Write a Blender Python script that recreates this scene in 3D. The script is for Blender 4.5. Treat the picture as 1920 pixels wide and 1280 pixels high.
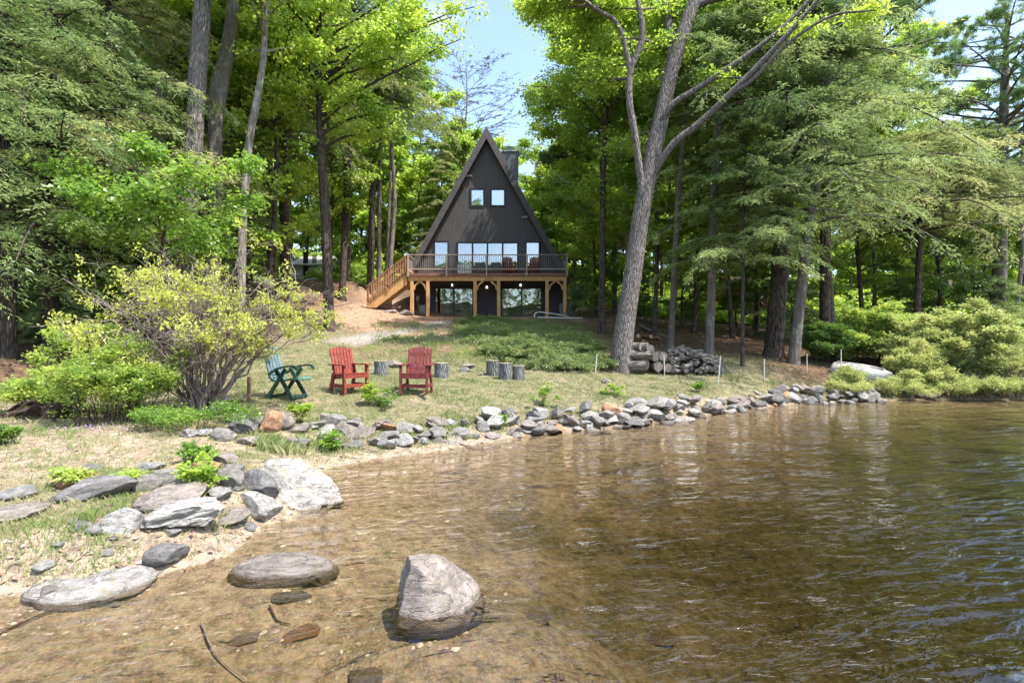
import bpy, bmesh, math, random
import numpy as np
from mathutils import Vector, Matrix, noise as mn

for o in list(bpy.data.objects): bpy.data.objects.remove(o)
sc = bpy.context.scene
COL = sc.collection
R = math.radians

# ------------------------------------------------------------------ camera
FPX, CX, CY, CZ = 1000.0, 960.0, 640.0, 1.9          # focal length in photo pixels, centre, eye height above water
cam_d = bpy.data.cameras.new('camera'); cam = bpy.data.objects.new('camera', cam_d); COL.objects.link(cam)
cam.location = (0, 0, CZ); cam.rotation_euler = (R(90), 0, 0)
cam_d.sensor_width = 36; cam_d.lens = 36*FPX/1920.0; cam_d.clip_start = .05; cam_d.clip_end = 3000
sc.camera = cam

# ------------------------------------------------------------------ light
SUN_AZ, SUN_EL = R(118), R(62)       # azimuth clockwise from +Y (the view direction)
sun_dir = Vector((math.sin(SUN_AZ)*math.cos(SUN_EL), math.cos(SUN_AZ)*math.cos(SUN_EL), math.sin(SUN_EL)))
w = bpy.data.worlds.new('World'); sc.world = w; w.use_nodes = True
wn = w.node_tree; wn.nodes.clear()
bg = wn.nodes.new('ShaderNodeBackground'); wo = wn.nodes.new('ShaderNodeOutputWorld'); sky = wn.nodes.new('ShaderNodeTexSky')
sky.sky_type = 'NISHITA'; sky.sun_disc = False; sky.sun_elevation = SUN_EL; sky.sun_rotation = SUN_AZ
sky.air_density = 1.0; sky.dust_density = 1.6; sky.ozone_density = 1.0
bg.inputs['Strength'].default_value = .15
tcw = wn.nodes.new('ShaderNodeTexCoord'); mpw = wn.nodes.new('ShaderNodeMapping'); mpw.inputs['Scale'].default_value = (1.2, 1.2, 4.5)
nzw = wn.nodes.new('ShaderNodeTexNoise'); nzw.inputs['Scale'].default_value = 2.2; nzw.inputs['Detail'].default_value = 7; nzw.inputs['Roughness'].default_value = .6
crw = wn.nodes.new('ShaderNodeValToRGB'); crw.color_ramp.elements[0].position = .46; crw.color_ramp.elements[1].position = .78
mxw = wn.nodes.new('ShaderNodeMix'); mxw.data_type = 'RGBA'; mlw = wn.nodes.new('ShaderNodeMath'); mlw.operation = 'MULTIPLY'; mlw.inputs[1].default_value = .75
wn.links.new(tcw.outputs['Generated'], mpw.inputs[0]); wn.links.new(mpw.outputs[0], nzw.inputs[0]); wn.links.new(nzw.outputs[0], crw.inputs[0]); wn.links.new(crw.outputs[0], mlw.inputs[0])
wn.links.new(mlw.outputs[0], mxw.inputs[0]); wn.links.new(sky.outputs[0], mxw.inputs[6]); mxw.inputs[7].default_value = (5.2, 5.6, 6.2, 1)   # thin high cloud
wn.links.new(mxw.outputs[2], bg.inputs[0]); wn.links.new(bg.outputs[0], wo.inputs[0])
sl = bpy.data.lights.new('sun', 'SUN'); so = bpy.data.objects.new('sun', sl); COL.objects.link(so)
sl.energy = 3.3; sl.angle = R(.5); sl.color = (1, .945, .86)
so.rotation_euler = sun_dir.to_track_quat('Z', 'Y').to_euler()
sc.view_settings.view_transform = 'Standard'; sc.view_settings.look = 'None'
sc.view_settings.exposure = 1.6; sc.view_settings.gamma = 1
sc.render.engine = 'CYCLES'
cy = sc.cycles
cy.max_bounces = 9; cy.diffuse_bounces = 5; cy.glossy_bounces = 3; cy.transmission_bounces = 4; cy.transparent_max_bounces = 8
cy.volume_bounces = 0; cy.caustics_reflective = False; cy.caustics_refractive = False
cy.use_denoising = True; cy.sample_clamp_indirect = 6
try: cy.denoiser = 'OPENIMAGEDENOISE'
except Exception: pass

# ------------------------------------------------------------------ helpers
def P(px, py, Y): return np.array(((px-CX)/FPX*Y, Y, CZ-(py-CY)/FPX*Y))
def tag(o, label=None, cat=None, group=None, kind=None):
    if label: o['label'] = label
    if cat: o['category'] = cat
    if group: o['group'] = group
    if kind: o['kind'] = kind
    return o
def empty(name, loc, rz=0, label=None, cat=None, group=None, scale=1):
    o = bpy.data.objects.new(name, None); COL.objects.link(o)
    o.location = [float(v) for v in loc]; o.rotation_euler = (0, 0, rz); o.scale = (scale,)*3 if not hasattr(scale, '__len__') else scale
    o.empty_display_size = .1
    return tag(o, label, cat, group)
def raw_mesh(name, V, F, mats, smooth=False, tint=None, midx=None):
    """V (n,3); F (m,k) array, or list of such arrays"""
    V = np.asarray(V, dtype=np.float32).reshape(-1, 3)
    Fs = [np.asarray(f, dtype=np.int32) for f in (F if isinstance(F, list) else [F]) if len(f)]
    me = bpy.data.meshes.new(name)
    nl = sum(f.size for f in Fs); nf = sum(len(f) for f in Fs)
    me.vertices.add(len(V)); me.vertices.foreach_set('co', V.ravel())
    me.loops.add(nl); me.loops.foreach_set('vertex_index', np.concatenate([f.ravel() for f in Fs]))
    me.polygons.add(nf)
    tot = np.concatenate([np.full(len(f), f.shape[1], np.int32) for f in Fs])
    me.polygons.foreach_set('loop_start', np.concatenate([[0], np.cumsum(tot)[:-1]]).astype(np.int32))
    me.polygons.foreach_set('use_smooth', np.full(nf, bool(smooth)))
    for m in (mats if isinstance(mats, (list, tuple)) else [mats]): me.materials.append(m)
    if midx is not None: me.polygons.foreach_set('material_index', np.asarray(midx, np.int32))
    me.update(calc_edges=True)
    if tint is not None:
        tint = np.asarray(tint, np.float32)
        if tint.ndim == 1: tint = np.stack([tint, tint, tint], 1)
        a = me.color_attributes.new('tint', 'FLOAT_COLOR', 'POINT')
        a.data.foreach_set('color', np.concatenate([tint, np.ones((len(tint), 1), np.float32)], 1).ravel())
    return me
def link(name, me, parent=None, loc=None):
    o = bpy.data.objects.new(name, me); COL.objects.link(o)
    if parent: o.parent = parent
    if loc is not None: o.location = [float(v) for v in loc]
    return o
def nmesh(name, V, F, mats, parent=None, **k): return link(name, raw_mesh(name, V, F, mats, **k), parent)

class MB:
    """collects boxes, bars and tubes into one mesh"""
    def __init__(s): s.V = []; s.F4 = []; s.F3 = []; s.n = 0
    def add(s, V, F):
        V = np.asarray(V, float); F = np.asarray(F) + s.n
        s.V.append(V); (s.F4 if F.shape[1] == 4 else s.F3).append(F); s.n += len(V)
    def box(s, x0, x1, y0, y1, z0, z1):
        V = np.array([(x, y, z) for x in (x0, x1) for y in (y0, y1) for z in (z0, z1)])
        s.add(V, [(0,1,3,2),(4,6,7,5),(0,4,5,1),(2,3,7,6),(0,2,6,4),(1,5,7,3)])
    def bar(s, a, b, w, h, up=(0, 0, 1)):
        """box from a to b, w across, h along up"""
        a = np.array(a, float); b = np.array(b, float); d = b-a; d /= np.linalg.norm(d)
        u = np.array(up, float); sd = np.cross(d, u)
        if np.linalg.norm(sd) < 1e-4: sd = np.cross(d, (0, 1, 0))
        sd /= np.linalg.norm(sd); u = np.cross(sd, d)
        V = [p+sd*i*w/2+u*j*h/2 for p in (a, b) for i in (-1, 1) for j in (-1, 1)]
        s.add(V, [(0,1,3,2),(4,6,7,5),(0,4,5,1),(2,3,7,6),(0,2,6,4),(1,5,7,3)])
    def tube(s, pts, r, n=8, caps=True):
        V, F = tube_batch(np.array(pts, float)[None], np.broadcast_to(np.asarray(r, float), (len(pts),))[None], n)
        s.add(V, F)
        if caps:
            m = len(pts); 
            for base, ctr, fl in ((0, pts[0], 1), ((m-1)*n, pts[-1], 0)):
                ring = V[base:base+n]; k = s.n
                s.add(np.vstack([ring, [ctr]]), [((i+1) % n, i, n) if fl else (i, (i+1) % n, n) for i in range(n)])
    def poly(s, pts, y0, y1):
        """convex/any outline in xz extruded from y0 to y1 (fan caps: convex only)"""
        m = len(pts); A = [(x, y0, z) for x, z in pts]+[(x, y1, z) for x, z in pts]
        s.add(A, [(i, (i+1) % m, (i+1) % m+m, i+m) for i in range(m)])
        s.add(A, [(0, i+1, i) for i in range(1, m-1)]); s.add(A, [(m, m+i, m+i+1) for i in range(1, m-1)])
    def mesh(s, name, mat, smooth=False):
        F = []
        if s.F4: F.append(np.vstack(s.F4))
        if s.F3: F.append(np.vstack(s.F3))
        return raw_mesh(name, np.vstack(s.V), F, mat, smooth=smooth)
    def build(s, name, mat, parent=None, smooth=False, bevel=0):
        o = link(name, s.mesh(name, mat, smooth), parent)
        if bevel:
            b = o.modifiers.new('b', 'BEVEL'); b.width = bevel; b.segments = 1; b.limit_method = 'ANGLE'
        return o

def tube_batch(C, Rr, n=6, wob=0, rng=None):
    """C (K,m,3) centre lines, Rr (K,m) radii -> V, quads"""
    K, m, _ = C.shape
    T = np.gradient(C, axis=1); T /= np.linalg.norm(T, axis=2, keepdims=True)+1e-9
    ref = np.where(np.abs(T[:, :1, 2:3]) > .8, np.array([1., 0, 0]), np.array([0, 0, 1.])); ref = np.broadcast_to(ref, T.shape)
    A = np.cross(T, ref); A /= np.linalg.norm(A, axis=2, keepdims=True)+1e-9
    B = np.cross(T, A)
    th = np.arange(n)*2*math.pi/n
    r = Rr[:, :, None, None]
    if wob: r = r*(1+wob*rng.normal(size=(K, m, n, 1)))
    V = C[:, :, None]+r*(np.cos(th)[None, None, :, None]*A[:, :, None]+np.sin(th)[None, None, :, None]*B[:, :, None])
    idx = np.arange(K*m*n).reshape(K, m, n); nx = np.roll(idx, -1, axis=2)
    F = np.stack([idx[:, :-1], nx[:, :-1], nx[:, 1:], idx[:, 1:]], -1).reshape(-1, 4)
    return V.reshape(-1, 3), F
def merge(parts):
    Vs, Fs, n = [], [], 0
    for V, F in parts:
        Vs.append(V); Fs.append(np.asarray(F)+n); n += len(V)
    return np.vstack(Vs), np.vstack(Fs)
def resample(pts, n):
    """smooth Catmull-Rom through pts"""
    p = np.array(pts, float); m = len(p)
    q = np.vstack([2*p[0]-p[1], p, 2*p[-1]-p[-2]]); out = []
    for t in np.linspace(0, m-1-1e-6, n):
        i = int(t); f = t-i; a, b, c, d = q[i], q[i+1], q[i+2], q[i+3]
        out.append(.5*((2*b)+(-a+c)*f+(2*a-5*b+4*c-d)*f*f+(-a+3*b-3*c+d)*f**3))
    return np.array(out)

# 2-D value noise, vectorised
_rg = np.random.default_rng(5); _LAT = _rg.random((256, 256))
def vnoise(x, y):
    xi = np.floor(x).astype(int); yi = np.floor(y).astype(int); fx = x-xi; fy = y-yi
    fx = fx*fx*(3-2*fx); fy = fy*fy*(3-2*fy); g = lambda a, b: _LAT[a & 255, b & 255]
    return (g(xi, yi)*(1-fx)+g(xi+1, yi)*fx)*(1-fy)+(g(xi, yi+1)*(1-fx)+g(xi+1, yi+1)*fx)*fy
def fbm(x, y, o=4):
    s = 0; a = .5
    for i in range(o): s = s+a*vnoise(x*2**i+17*i, y*2**i+31*i); a *= .5
    return s/(1-.5**o)
def sstep(a, b, x): t = np.clip((x-a)/(b-a), 0, 1); return t*t*(3-2*t)

# ------------------------------------------------------------------ materials
class NT:
    def __init__(s, name):
        s.m = bpy.data.materials.new(name); s.m.use_nodes = True; s.t = s.m.node_tree; s.t.nodes.clear()
        s.out = s.t.nodes.new('ShaderNodeOutputMaterial')
    def n(s, typ, ins={}, **props):
        nd = s.t.nodes.new(typ)
        for k, v in props.items(): setattr(nd, k, v)
        for k, v in ins.items():
            if hasattr(v, 'is_linked') or isinstance(v, bpy.types.NodeSocket): s.t.links.new(v, nd.inputs[k])
            else:
                if isinstance(v, tuple) and len(v) == 3 and len(getattr(nd.inputs[k], 'default_value', (0, 0, 0))) == 4: v = v+(1,)
                nd.inputs[k].default_value = v
        return nd
    def ramp(s, fac, stops, interp='LINEAR'):
        r = s.t.nodes.new('ShaderNodeValToRGB'); r.color_ramp.interpolation = interp
        e = r.color_ramp.elements
        while len(e) < len(stops): e.new(.5)
        for el, (p, c) in zip(e, stops):
            el.position = p; el.color = (c if hasattr(c, '__len__') else (c, c, c))[:3]+(1,) if hasattr(c, '__len__') else (c, c, c, 1)
        s.t.links.new(fac, r.inputs[0]); return r.outputs[0]
    def mix(s, a, b, f, blend='MIX'):
        m = s.t.nodes.new('ShaderNodeMix'); m.data_type = 'RGBA'; m.blend_type = blend
        for i, v in ((0, f), (6, a), (7, b)):
            if isinstance(v, bpy.types.NodeSocket): s.t.links.new(v, m.inputs[i])
            else: m.inputs[i].default_value = v+(1,) if isinstance(v, tuple) and len(v) == 3 else v
        return m.outputs[2]
    def math(s, op, a, b=0., clamp=False):
        m = s.t.nodes.new('ShaderNodeMath'); m.operation = op; m.use_clamp = clamp
        for i, v in ((0, a), (1, b)):
            if isinstance(v, bpy.types.NodeSocket): s.t.links.new(v, m.inputs[i])
            else: m.inputs[i].default_value = v
        return m.outputs[0]
    def coords(s, scale=(1, 1, 1), kind='Object', rot=(0, 0, 0)):
        tc = s.n('ShaderNodeTexCoord'); mp = s.n('ShaderNodeMapping', {'Vector': tc.outputs[kind], 'Scale': scale, 'Rotation': rot}); return mp.outputs[0]
    def noise(s, vec, scale, detail=4, rough=.55, dist=0):
        return s.n('ShaderNodeTexNoise', {'Vector': vec, 'Scale': scale, 'Detail': float(detail), 'Roughness': rough, 'Distortion': dist}).outputs[0]
    def bump(s, h, strength=.5, dist=.02, normal=None):
        ins = {'Height': h, 'Strength': strength, 'Distance': dist}
        if normal is not None: ins['Normal'] = normal
        return s.n('ShaderNodeBump', ins).outputs[0]
    def pbr(s, col, rough=.8, normal=None, spec=.3, **k):
        ins = {'Base Color': col, 'Roughness': rough, 'Specular IOR Level': spec}
        if normal is not None: ins['Normal'] = normal
        ins.update(k)
        b = s.n('ShaderNodeBsdfPrincipled', ins); s.t.links.new(b.outputs[0], s.out.inputs[0]); return s.m
    def surf(s, sh): s.t.links.new(sh, s.out.inputs[0]); return s.m

def paint(name, c, rough=.6, grain=0.12, scale=8, stretch=(1, 1, 1), bump=.1, spec=.3):
    t = NT(name); v = t.coords(stretch); n1 = t.noise(v, scale, 5)
    col = t.mix(tuple(x*(1-grain*1.6) for x in c), tuple(min(1, x*(1+grain*1.4)) for x in c), t.ramp(n1, [(.3, 0.), (.7, 1.)]))
    return t.pbr(col, rough, t.bump(n1, bump, .01), spec)
def leafmat(name, dark, light, trans=.45, hue=0.0):
    t = NT(name); a = t.n('ShaderNodeAttribute', attribute_name='tint'); oi = t.n('ShaderNodeObjectInfo')
    f = t.math('ADD', a.outputs['Fac'], t.math('MULTIPLY', t.math('SUBTRACT', oi.outputs['Random'], .5), .3), True)
    ds = lambda c: tuple(x*.98+.02*sum(c)/3+.006 for x in c)
    col = t.mix(tuple(min(.72, x*1.5) for x in ds(dark)), tuple(min(.72, x*1.18) for x in ds(light)), f)
    d = t.n('ShaderNodeBsdfDiffuse', {'Color': col, 'Roughness': .6})
    tc = t.n('ShaderNodeHueSaturation', {'Color': col, 'Hue': .492, 'Saturation': 1.0, 'Value': 1.2})
    tr = t.n('ShaderNodeBsdfTranslucent', {'Color': tc.outputs[0]})
    g = t.n('ShaderNodeBsdfGlossy', {'Color': (.8, .8, .8), 'Roughness': .42})
    m1 = t.n('ShaderNodeMixShader', {0: trans, 1: d.outputs[0], 2: tr.outputs[0]})
    m2 = t.n('ShaderNodeMixShader', {0: .045, 1: m1.outputs[0], 2: g.outputs[0]})
    return t.surf(m2.outputs[0])
def barkmat(name, dark, light, scale=1.0, ridge=1.0, lichen=0.0):
    t = NT(name); v = t.coords((9*scale, 9*scale, 1.3*scale)); v2 = t.coords((1, 1, 1))
    n0 = t.noise(v, 1.2, 6, .65, .6)
    vo = t.n('ShaderNodeTexVoronoi', {'Vector': v, 'Scale': 1.6}, feature='DISTANCE_TO_EDGE')
    fur = t.ramp(vo.outputs[0], [(0, 0.), (.35, 1.)])
    h = t.math('ADD', t.math('MULTIPLY', fur, .6*ridge), n0)
    col = t.mix(dark, light, t.ramp(h, [(.45, 0.), (1.25, 1.)]))
    big = t.noise(v2, .9, 4)
    col = t.mix(col, tuple(c*.55 for c in light), t.ramp(big, [(.5, 0.), (.75, .6)]))
    if lichen: col = t.mix(col, (.42, .45, .38), t.math('MULTIPLY', t.ramp(t.noise(v2, 4, 5), [(.52, 0.), (.66, 1.)]), lichen))
    return t.pbr(col, .9, t.bump(h, .9, .04), .15)
M = {}
M['leaf_maple'] = leafmat('maple leaf', (.15, .25, .03), (.40, .52, .06), .58)
M['leaf_yellow'] = leafmat('young yellow leaf', (.20, .32, .035), (.50, .62, .09), .55)
M['leaf_green'] = leafmat('bright green leaf', (.09, .19, .025), (.27, .41, .05), .55)
M['leaf_deep'] = leafmat('deep green leaf', (.07, .15, .025), (.22, .34, .05), .5)
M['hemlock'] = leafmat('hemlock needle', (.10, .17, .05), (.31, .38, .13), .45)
M['hemlock_gold'] = leafmat('sunlit hemlock needle', (.16, .21, .06), (.48, .49, .21), .42)  # lighter, yellower copy of hemlock needle; sunlight is put into its colour
M['pine'] = leafmat('pine needle', (.07, .15, .045), (.26, .36, .11), .35)
M['leaf_azalea'] = leafmat('sparse yellow leaf', (.29, .34, .055), (.57, .57, .11), .45)
M['leaf_lime'] = leafmat('lime shrub leaf', (.17, .28, .045), (.43, .51, .10), .5)
M['leaf_olive'] = leafmat('olive willow leaf', (.22, .28, .07), (.54, .56, .22), .45)
M['leaf_juniper'] = leafmat('juniper leaf', (.11, .165, .045), (.28, .33, .11), .35)
M['bark_oak'] = barkmat('furrowed grey bark', (.06, .05, .045), (.30, .27, .245), 1.7, 1.1)
M['bark_dark'] = barkmat('dark bark', (.03, .022, .018), (.15, .12, .10), 1.2, 1.0)
M['bark_smooth'] = barkmat('smooth grey bark', (.12, .10, .085), (.27, .24, .21), .6, .3, .3)
M['bark_pale'] = barkmat('pale mottled bark', (.14, .12, .10), (.42, .38, .33), .9, .5, .6)
M['bark_birch'] = barkmat('white birch bark', (.3, .28, .26), (.7, .67, .62), .5, .3)
M['twig'] = barkmat('grey twig', (.20, .16, .14), (.50, .44, .40), 2, .2)
M['twig_dark'] = barkmat('brown twig', (.05, .035, .03), (.17, .13, .11), 2, .2)
# ------------------------------------------------------------------ terrain
# waterline, left to right (x, y); land lies on the far side
def wl(px, py): Y = CZ*1000/(py-640); return ((px-960)/1000*Y, Y)
SHORE = [(-400, -160), (-60, -30), (-22, -9), (-9, -1.5), (-4.9, 2.4), wl(0, 1122), wl(150, 1118), wl(290, 1082), wl(425, 1046), wl(500, 985), wl(560, 968), wl(568, 905), wl(590, 884),
         wl(640, 873), wl(700, 862), wl(830, 845), wl(900, 831), wl(1000, 815), wl(1080, 806), wl(1150, 800), wl(1280, 785), wl(1400, 766),
         wl(1550, 753), wl(1700, 749), wl(1920, 749), (30, 16.6), (60, 10), (110, -40), (160, -110), (140, -170), (0, -190), (-150, -185), (-300, -175), (-400, -160)]
SH = np.array(SHORE)
def shore_dist(x, y):
    """distance to the waterline, positive on land"""
    x = np.asarray(x, float); y = np.asarray(y, float); d = np.full(x.shape, 1e9); inside = np.zeros(x.shape, bool)
    n = len(SH)
    for i in range(n-1):
        ax, ay = SH[i]; bx, by = SH[i+1]; dx, dy = bx-ax, by-ay; L = dx*dx+dy*dy
        t = np.clip(((x-ax)*dx+(y-ay)*dy)/L, 0, 1); d = np.minimum(d, np.hypot(x-ax-t*dx, y-ay-t*dy))
        c = ((ay > y) != (by > y)) & (x < (bx-ax)*(y-ay)/(by-ay+1e-12)+ax); inside ^= c
    return np.where(inside, -d, d)
CP = [  # px, py, depth
 (0,1000,4.4),(0,1060,4.0),(0,900,5.7),(100,940,5.1),(230,1000,4.6),(300,960,5.0),(380,920,5.6),(450,870,6.7),(200,880,6.2),(0,850,6.6),(100,800,8.0),(0,790,8.6),(300,830,7.6),(380,770,9.6),(430,850,7.3),
 (500,830,8.2),(470,790,9.2),(600,860,8.6),(640,850,8.9),(740,838,9.4),(850,825,10.1),(650,800,9.9),(560,800,9.4),(800,785,10.9),(900,775,11.5),(650,770,10.8),(800,762,11.8),(950,752,12.7),
 (980,795,11.4),(1050,790,11.9),(1150,780,12.3),(1280,768,13.4),(1000,750,13.1),(1150,745,13.6),(1280,742,14.4),(1400,752,15.6),(1400,728,16.6),(1550,742,17.3),(1540,720,18.0),(1700,740,17.9),
 (540,747,11),(650,737,12.2),(780,736,12.1),(460,760,10.2),(0,740,11.5),(150,720,13),(300,720,13),(850,715,14.2),(950,706,15.9),(720,704,15.5),(1040,700,16.3),(1120,702,17),(1165,696,18),(1250,706,17.6),(1340,706,17.6),(1430,712,17.6),
 (560,700,14.5),(420,700,14.5),(1000,688,17.8),(860,690,17),(800,650,19.2),(690,640,21.5),(640,600,25.5),(740,612,25.5),(900,600,27.5),(1000,603,27),(1000,640,20.2),(900,640,20.0),(1080,640,20.5),(1000,665,18.4),(900,665,18.3),(1100,610,26),(1000,595,29),(900,595,29),(780,595,29),
 (780,592,31),(1060,592,31),(920,592,34),(740,585,30),(690,572,31),(650,560,31),(600,548,31),(530,527,31),(660,527,33),(560,560,27),(600,575,28),(480,600,21.5),(600,620,21.5),(500,640,18),(250,620,18.5),(100,640,17.5),(0,625,19),(0,680,14.5),(150,585,23),(300,560,25),(0,590,24),(420,540,28),
 (1110,582,32),(1160,600,29),(1110,562,42),(1220,640,23.5),(1300,640,24),(1360,650,22.5),(1250,605,32),(1260,650,22),(1330,665,20),(1460,672,21),(1490,680,20),(1520,700,19),(1600,680,20.5),(1600,650,26),(1700,665,22),(1700,640,28),(1800,650,24),(1870,636,27),(1920,650,24),(1750,700,19.5),(1900,705,19),
 (1500,610,35),(1800,612,36),(1300,590,40),(300,500,45),(560,523,40),(560,523,55),(0,520,45),(750,535,45),(950,560,45)]
cp = np.array([P(*c) for c in CP])
extra = [(-60,60,9),(0,70,8.5),(60,70,5),(-70,20,7),(60,30,2.5),(0,110,19),(-100,110,22),(100,110,17),(-30,0,4),(-14,4,1.6),(-9,4,.9),(-12,12,1.7),(-18,16,3.2),(250,0,8),(-250,0,12),(0,250,25),(-60,-60,4),(120,-120,8),(0,-215,22),(-200,-225,24),(130,-215,22),(-60,-212,22)]
cp = np.vstack([cp, np.array(extra, float)])
_D = np.hypot(cp[:, None, 0]-cp[None, :, 0], cp[:, None, 1]-cp[None, :, 1])
_A = -_D+np.eye(len(cp))*.15
_mean = cp[:, 2].mean(); _W = np.linalg.solve(_A, cp[:, 2]-_mean)
def land_z(x, y):
    x = np.asarray(x, float); y = np.asarray(y, float); z = np.full(x.shape, _mean)
    for i in range(len(cp)): z = z-_W[i]*np.hypot(x-cp[i, 0], y-cp[i, 1])
    return z
def ground_z(x, y):
    x = np.atleast_1d(np.asarray(x, float)); y = np.atleast_1d(np.asarray(y, float))
    s = shore_dist(x, y); far = np.hypot(x, y)
    L = np.maximum(land_z(x, y), .06)+.05*(fbm(x*.8, y*.8)-.5)+.035*(fbm(x*4, y*4)-.5)+sstep(25, 60, far)*1.2*(fbm(x*.08+3, y*.08)-.5)
    wd = .55+.25*sstep(12, 16, y)
    land = L*sstep(-.02, wd, s)
    a = -s
    bed = -(.03+.13*np.maximum(a, 0)+.10*np.maximum(a-1.2, 0)**1.15); bed = np.where(bed < -1.2, -1.2-(1-np.exp(-(-bed-1.2)/1.4))*2.0, bed)
    bed = bed+.05*(fbm(x*1.3+9, y*1.3)-.5)*sstep(.2, 1.5, a)+.02*(fbm(x*6, y*6)-.5)
    for bx_, by_, dp, rr_ in ((-.55, 3.88, .15, 1.1), (-1.95, 4.5, .05, 1.0)): bed = np.maximum(bed, -dp-.30*(np.hypot(x-bx_, y-by_)/rr_)**2)
    return np.where(s > 0, land, bed)
def gz(x, y): return float(ground_z(x, y)[0])
def G(px, Y, dz=0):
    """ground point under photo column px at depth Y"""
    x = (px-CX)/FPX*Y; return np.array((x, Y, gz(x, Y)+dz))

def axis(segs):
    out = []
    for a, b, st in segs: out += list(np.arange(a, b, st))
    return np.array(out+[segs[-1][1]])
gx = axis([(-400, -100, 30), (-100, -40, 4), (-40, -14, .8), (-14, -6, .2), (-6, 3, .06), (3, 14, .1), (14, 30, .4), (30, 80, 3), (80, 400, 32)])
gy = axis([(-400, -60, 20), (-60, -10, 4), (-10, 1, .6), (1, 14, .06), (14, 20, .12), (20, 36, .3), (36, 80, 1.5), (80, 400, 20)])
X, Y_ = np.meshgrid(gx, gy); XX = X.ravel(); YY = Y_.ravel()
ZZ = np.concatenate([ground_z(XX[i:i+60000], YY[i:i+60000]) for i in range(0, len(XX), 60000)])
SS = np.concatenate([shore_dist(XX[i:i+60000], YY[i:i+60000]) for i in range(0, len(XX), 60000)])
nx_, ny_ = len(gx), len(gy); ii = np.arange(nx_*ny_).reshape(ny_, nx_)
GF = np.stack([ii[:-1, :-1], ii[:-1, 1:], ii[1:, 1:], ii[1:, :-1]], -1).reshape(-1, 4)
def px_of(x, y): return CX+x/np.maximum(y, .5)*FPX
def py_of(z, y): return CY+(CZ-z)/np.maximum(y, .5)*FPX
def masks(x, y, s):
    """what the ground is made of: sand, grass, litter, red earth, path"""
    n1 = fbm(x*.9, y*.9); n2 = fbm(x*2.7+5, y*2.7); px = px_of(x, y)
    beach = sstep(1.1, .25, s+.5*(n2-.5))
    dirtpatch = sstep(-1.5, -3.6, x)*sstep(11.5, 8.5, y)*sstep(.42, .6, n1)
    dirtpatch = np.maximum(dirtpatch, sstep(-3.8, -5.6, x+.6*(n1-.5))*sstep(13.5, 9, y)*.85)
    beach = beach*(1-.8*sstep(8.5, 11, x))
    sand = np.clip(np.maximum(beach, dirtpatch), 0, 1)
    hx = (x+6.2)/7.5; hy = (y-27.5)/6.5
    red = sstep(1.25, .75, np.hypot(hx, hy)+.3*(n1-.5))*sstep(22, 24.5, y)
    red = np.maximum(red, sstep(1.1, .7, np.hypot((x-5.0)/2.4, (y-29)/3.0)+.3*(n1-.5))*.8)
    forest = np.maximum(sstep(16.5, 19, y+1.5*(n1-.5))*sstep(7.5, 10.5, x+1.5*(n1-.5)), sstep(31, 34, y))
    forest = np.maximum(forest, sstep(-8.0, -10.0, x+2*(n1-.5))*sstep(9, 12, y))
    forest = np.maximum(forest, sstep(3.2, 4.4, x+1.2*(n1-.5))*sstep(19.3, 21.5, y))
    lx = -5.6+(y-21)*.28+.5*np.sin(y*.5)
    path = sstep(1.0, .5, np.abs(x-lx))*sstep(18.5, 20.5, y)*sstep(28.5, 27, y)
    sand = sand*(1-.3*sstep(.5, .62, n2)*sstep(.4, .9, s))
    grass = sstep(.28, .62, n1*.6+n2*.4+.16-.16*sstep(16, 19, y)*sstep(4, 2, x))
    return sand, red, forest, path, grass
sand, red, forest, path, grassm = masks(XX, YY, SS)
def lerp(a, b, f): return a*(1-f[:, None])+b*f[:, None]
n3 = fbm(XX*7, YY*7); n4 = fbm(XX*1.7+40, YY*1.7)
dry = lerp(np.array([[.35, .275, .20]]), np.array([[.26, .245, .14]]), grassm)
c = dry*(.62+.5*n3[:, None])
bank = sstep(16.6, 18.2, YY)*sstep(28.5, 26.5, YY)*sstep(5.2, 3.8, XX)*sstep(-7.5, -5.5, XX)
c = lerp(c, lerp(np.array([[.22, .165, .10]]), np.array([[.16, .19, .055]]), sstep(.4, .6, fbm(XX*1.6+60, YY*1.6)))*(.55+.8*n3[:, None]), bank*.85*(1-path))
c = lerp(c, np.array([[.40, .32, .235]])*(.8+.4*n3[:, None]), sand)
c = lerp(c, np.array([[.17, .115, .075]])*(.55+.9*n3[:, None]), forest)
c = lerp(c, np.array([[.46, .30, .21]])*(.75+.5*n3[:, None]), red*(1-.75*forest))
c = lerp(c, np.array([[.36, .33, .30]])*(.75+.5*n3[:, None]), path)
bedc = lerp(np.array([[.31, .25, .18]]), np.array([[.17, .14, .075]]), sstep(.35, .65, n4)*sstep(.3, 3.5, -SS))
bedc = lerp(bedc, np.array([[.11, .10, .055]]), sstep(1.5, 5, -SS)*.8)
bedc = bedc*(.8+.4*n3[:, None])
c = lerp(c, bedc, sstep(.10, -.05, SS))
t = NT('lake shore ground'); a = t.n('ShaderNodeAttribute', attribute_name='tint'); v = t.coords()
f1 = t.noise(v, 9, 8, .7); f2 = t.noise(v, 45, 5, .7); vo = t.n('ShaderNodeTexVoronoi', {'Vector': v, 'Scale': 38.}); 
col = t.mix(a.outputs['Color'], t.mix(a.outputs['Color'], (.42, .40, .40), 1., 'MULTIPLY'), t.ramp(f1, [(.42, 0.), (.62, 1.)]))
col = t.mix(col, t.mix(a.outputs['Color'], (1.4, 1.35, 1.25), 1., 'MULTIPLY'), t.ramp(f2, [(.5, 0.), (.68, .8)]))
col = t.mix(col, t.mix(col, vo.outputs['Color'], 1., 'MULTIPLY'), .16)
h = t.math('ADD', t.math('MULTIPLY', f1, 1.2), t.math('ADD', t.math('MULTIPLY', f2, .6), t.math('MULTIPLY', vo.outputs['Distance'], .4)))
M['ground'] = t.pbr(col, .95, t.bump(h, .8, .04), .1)
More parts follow.
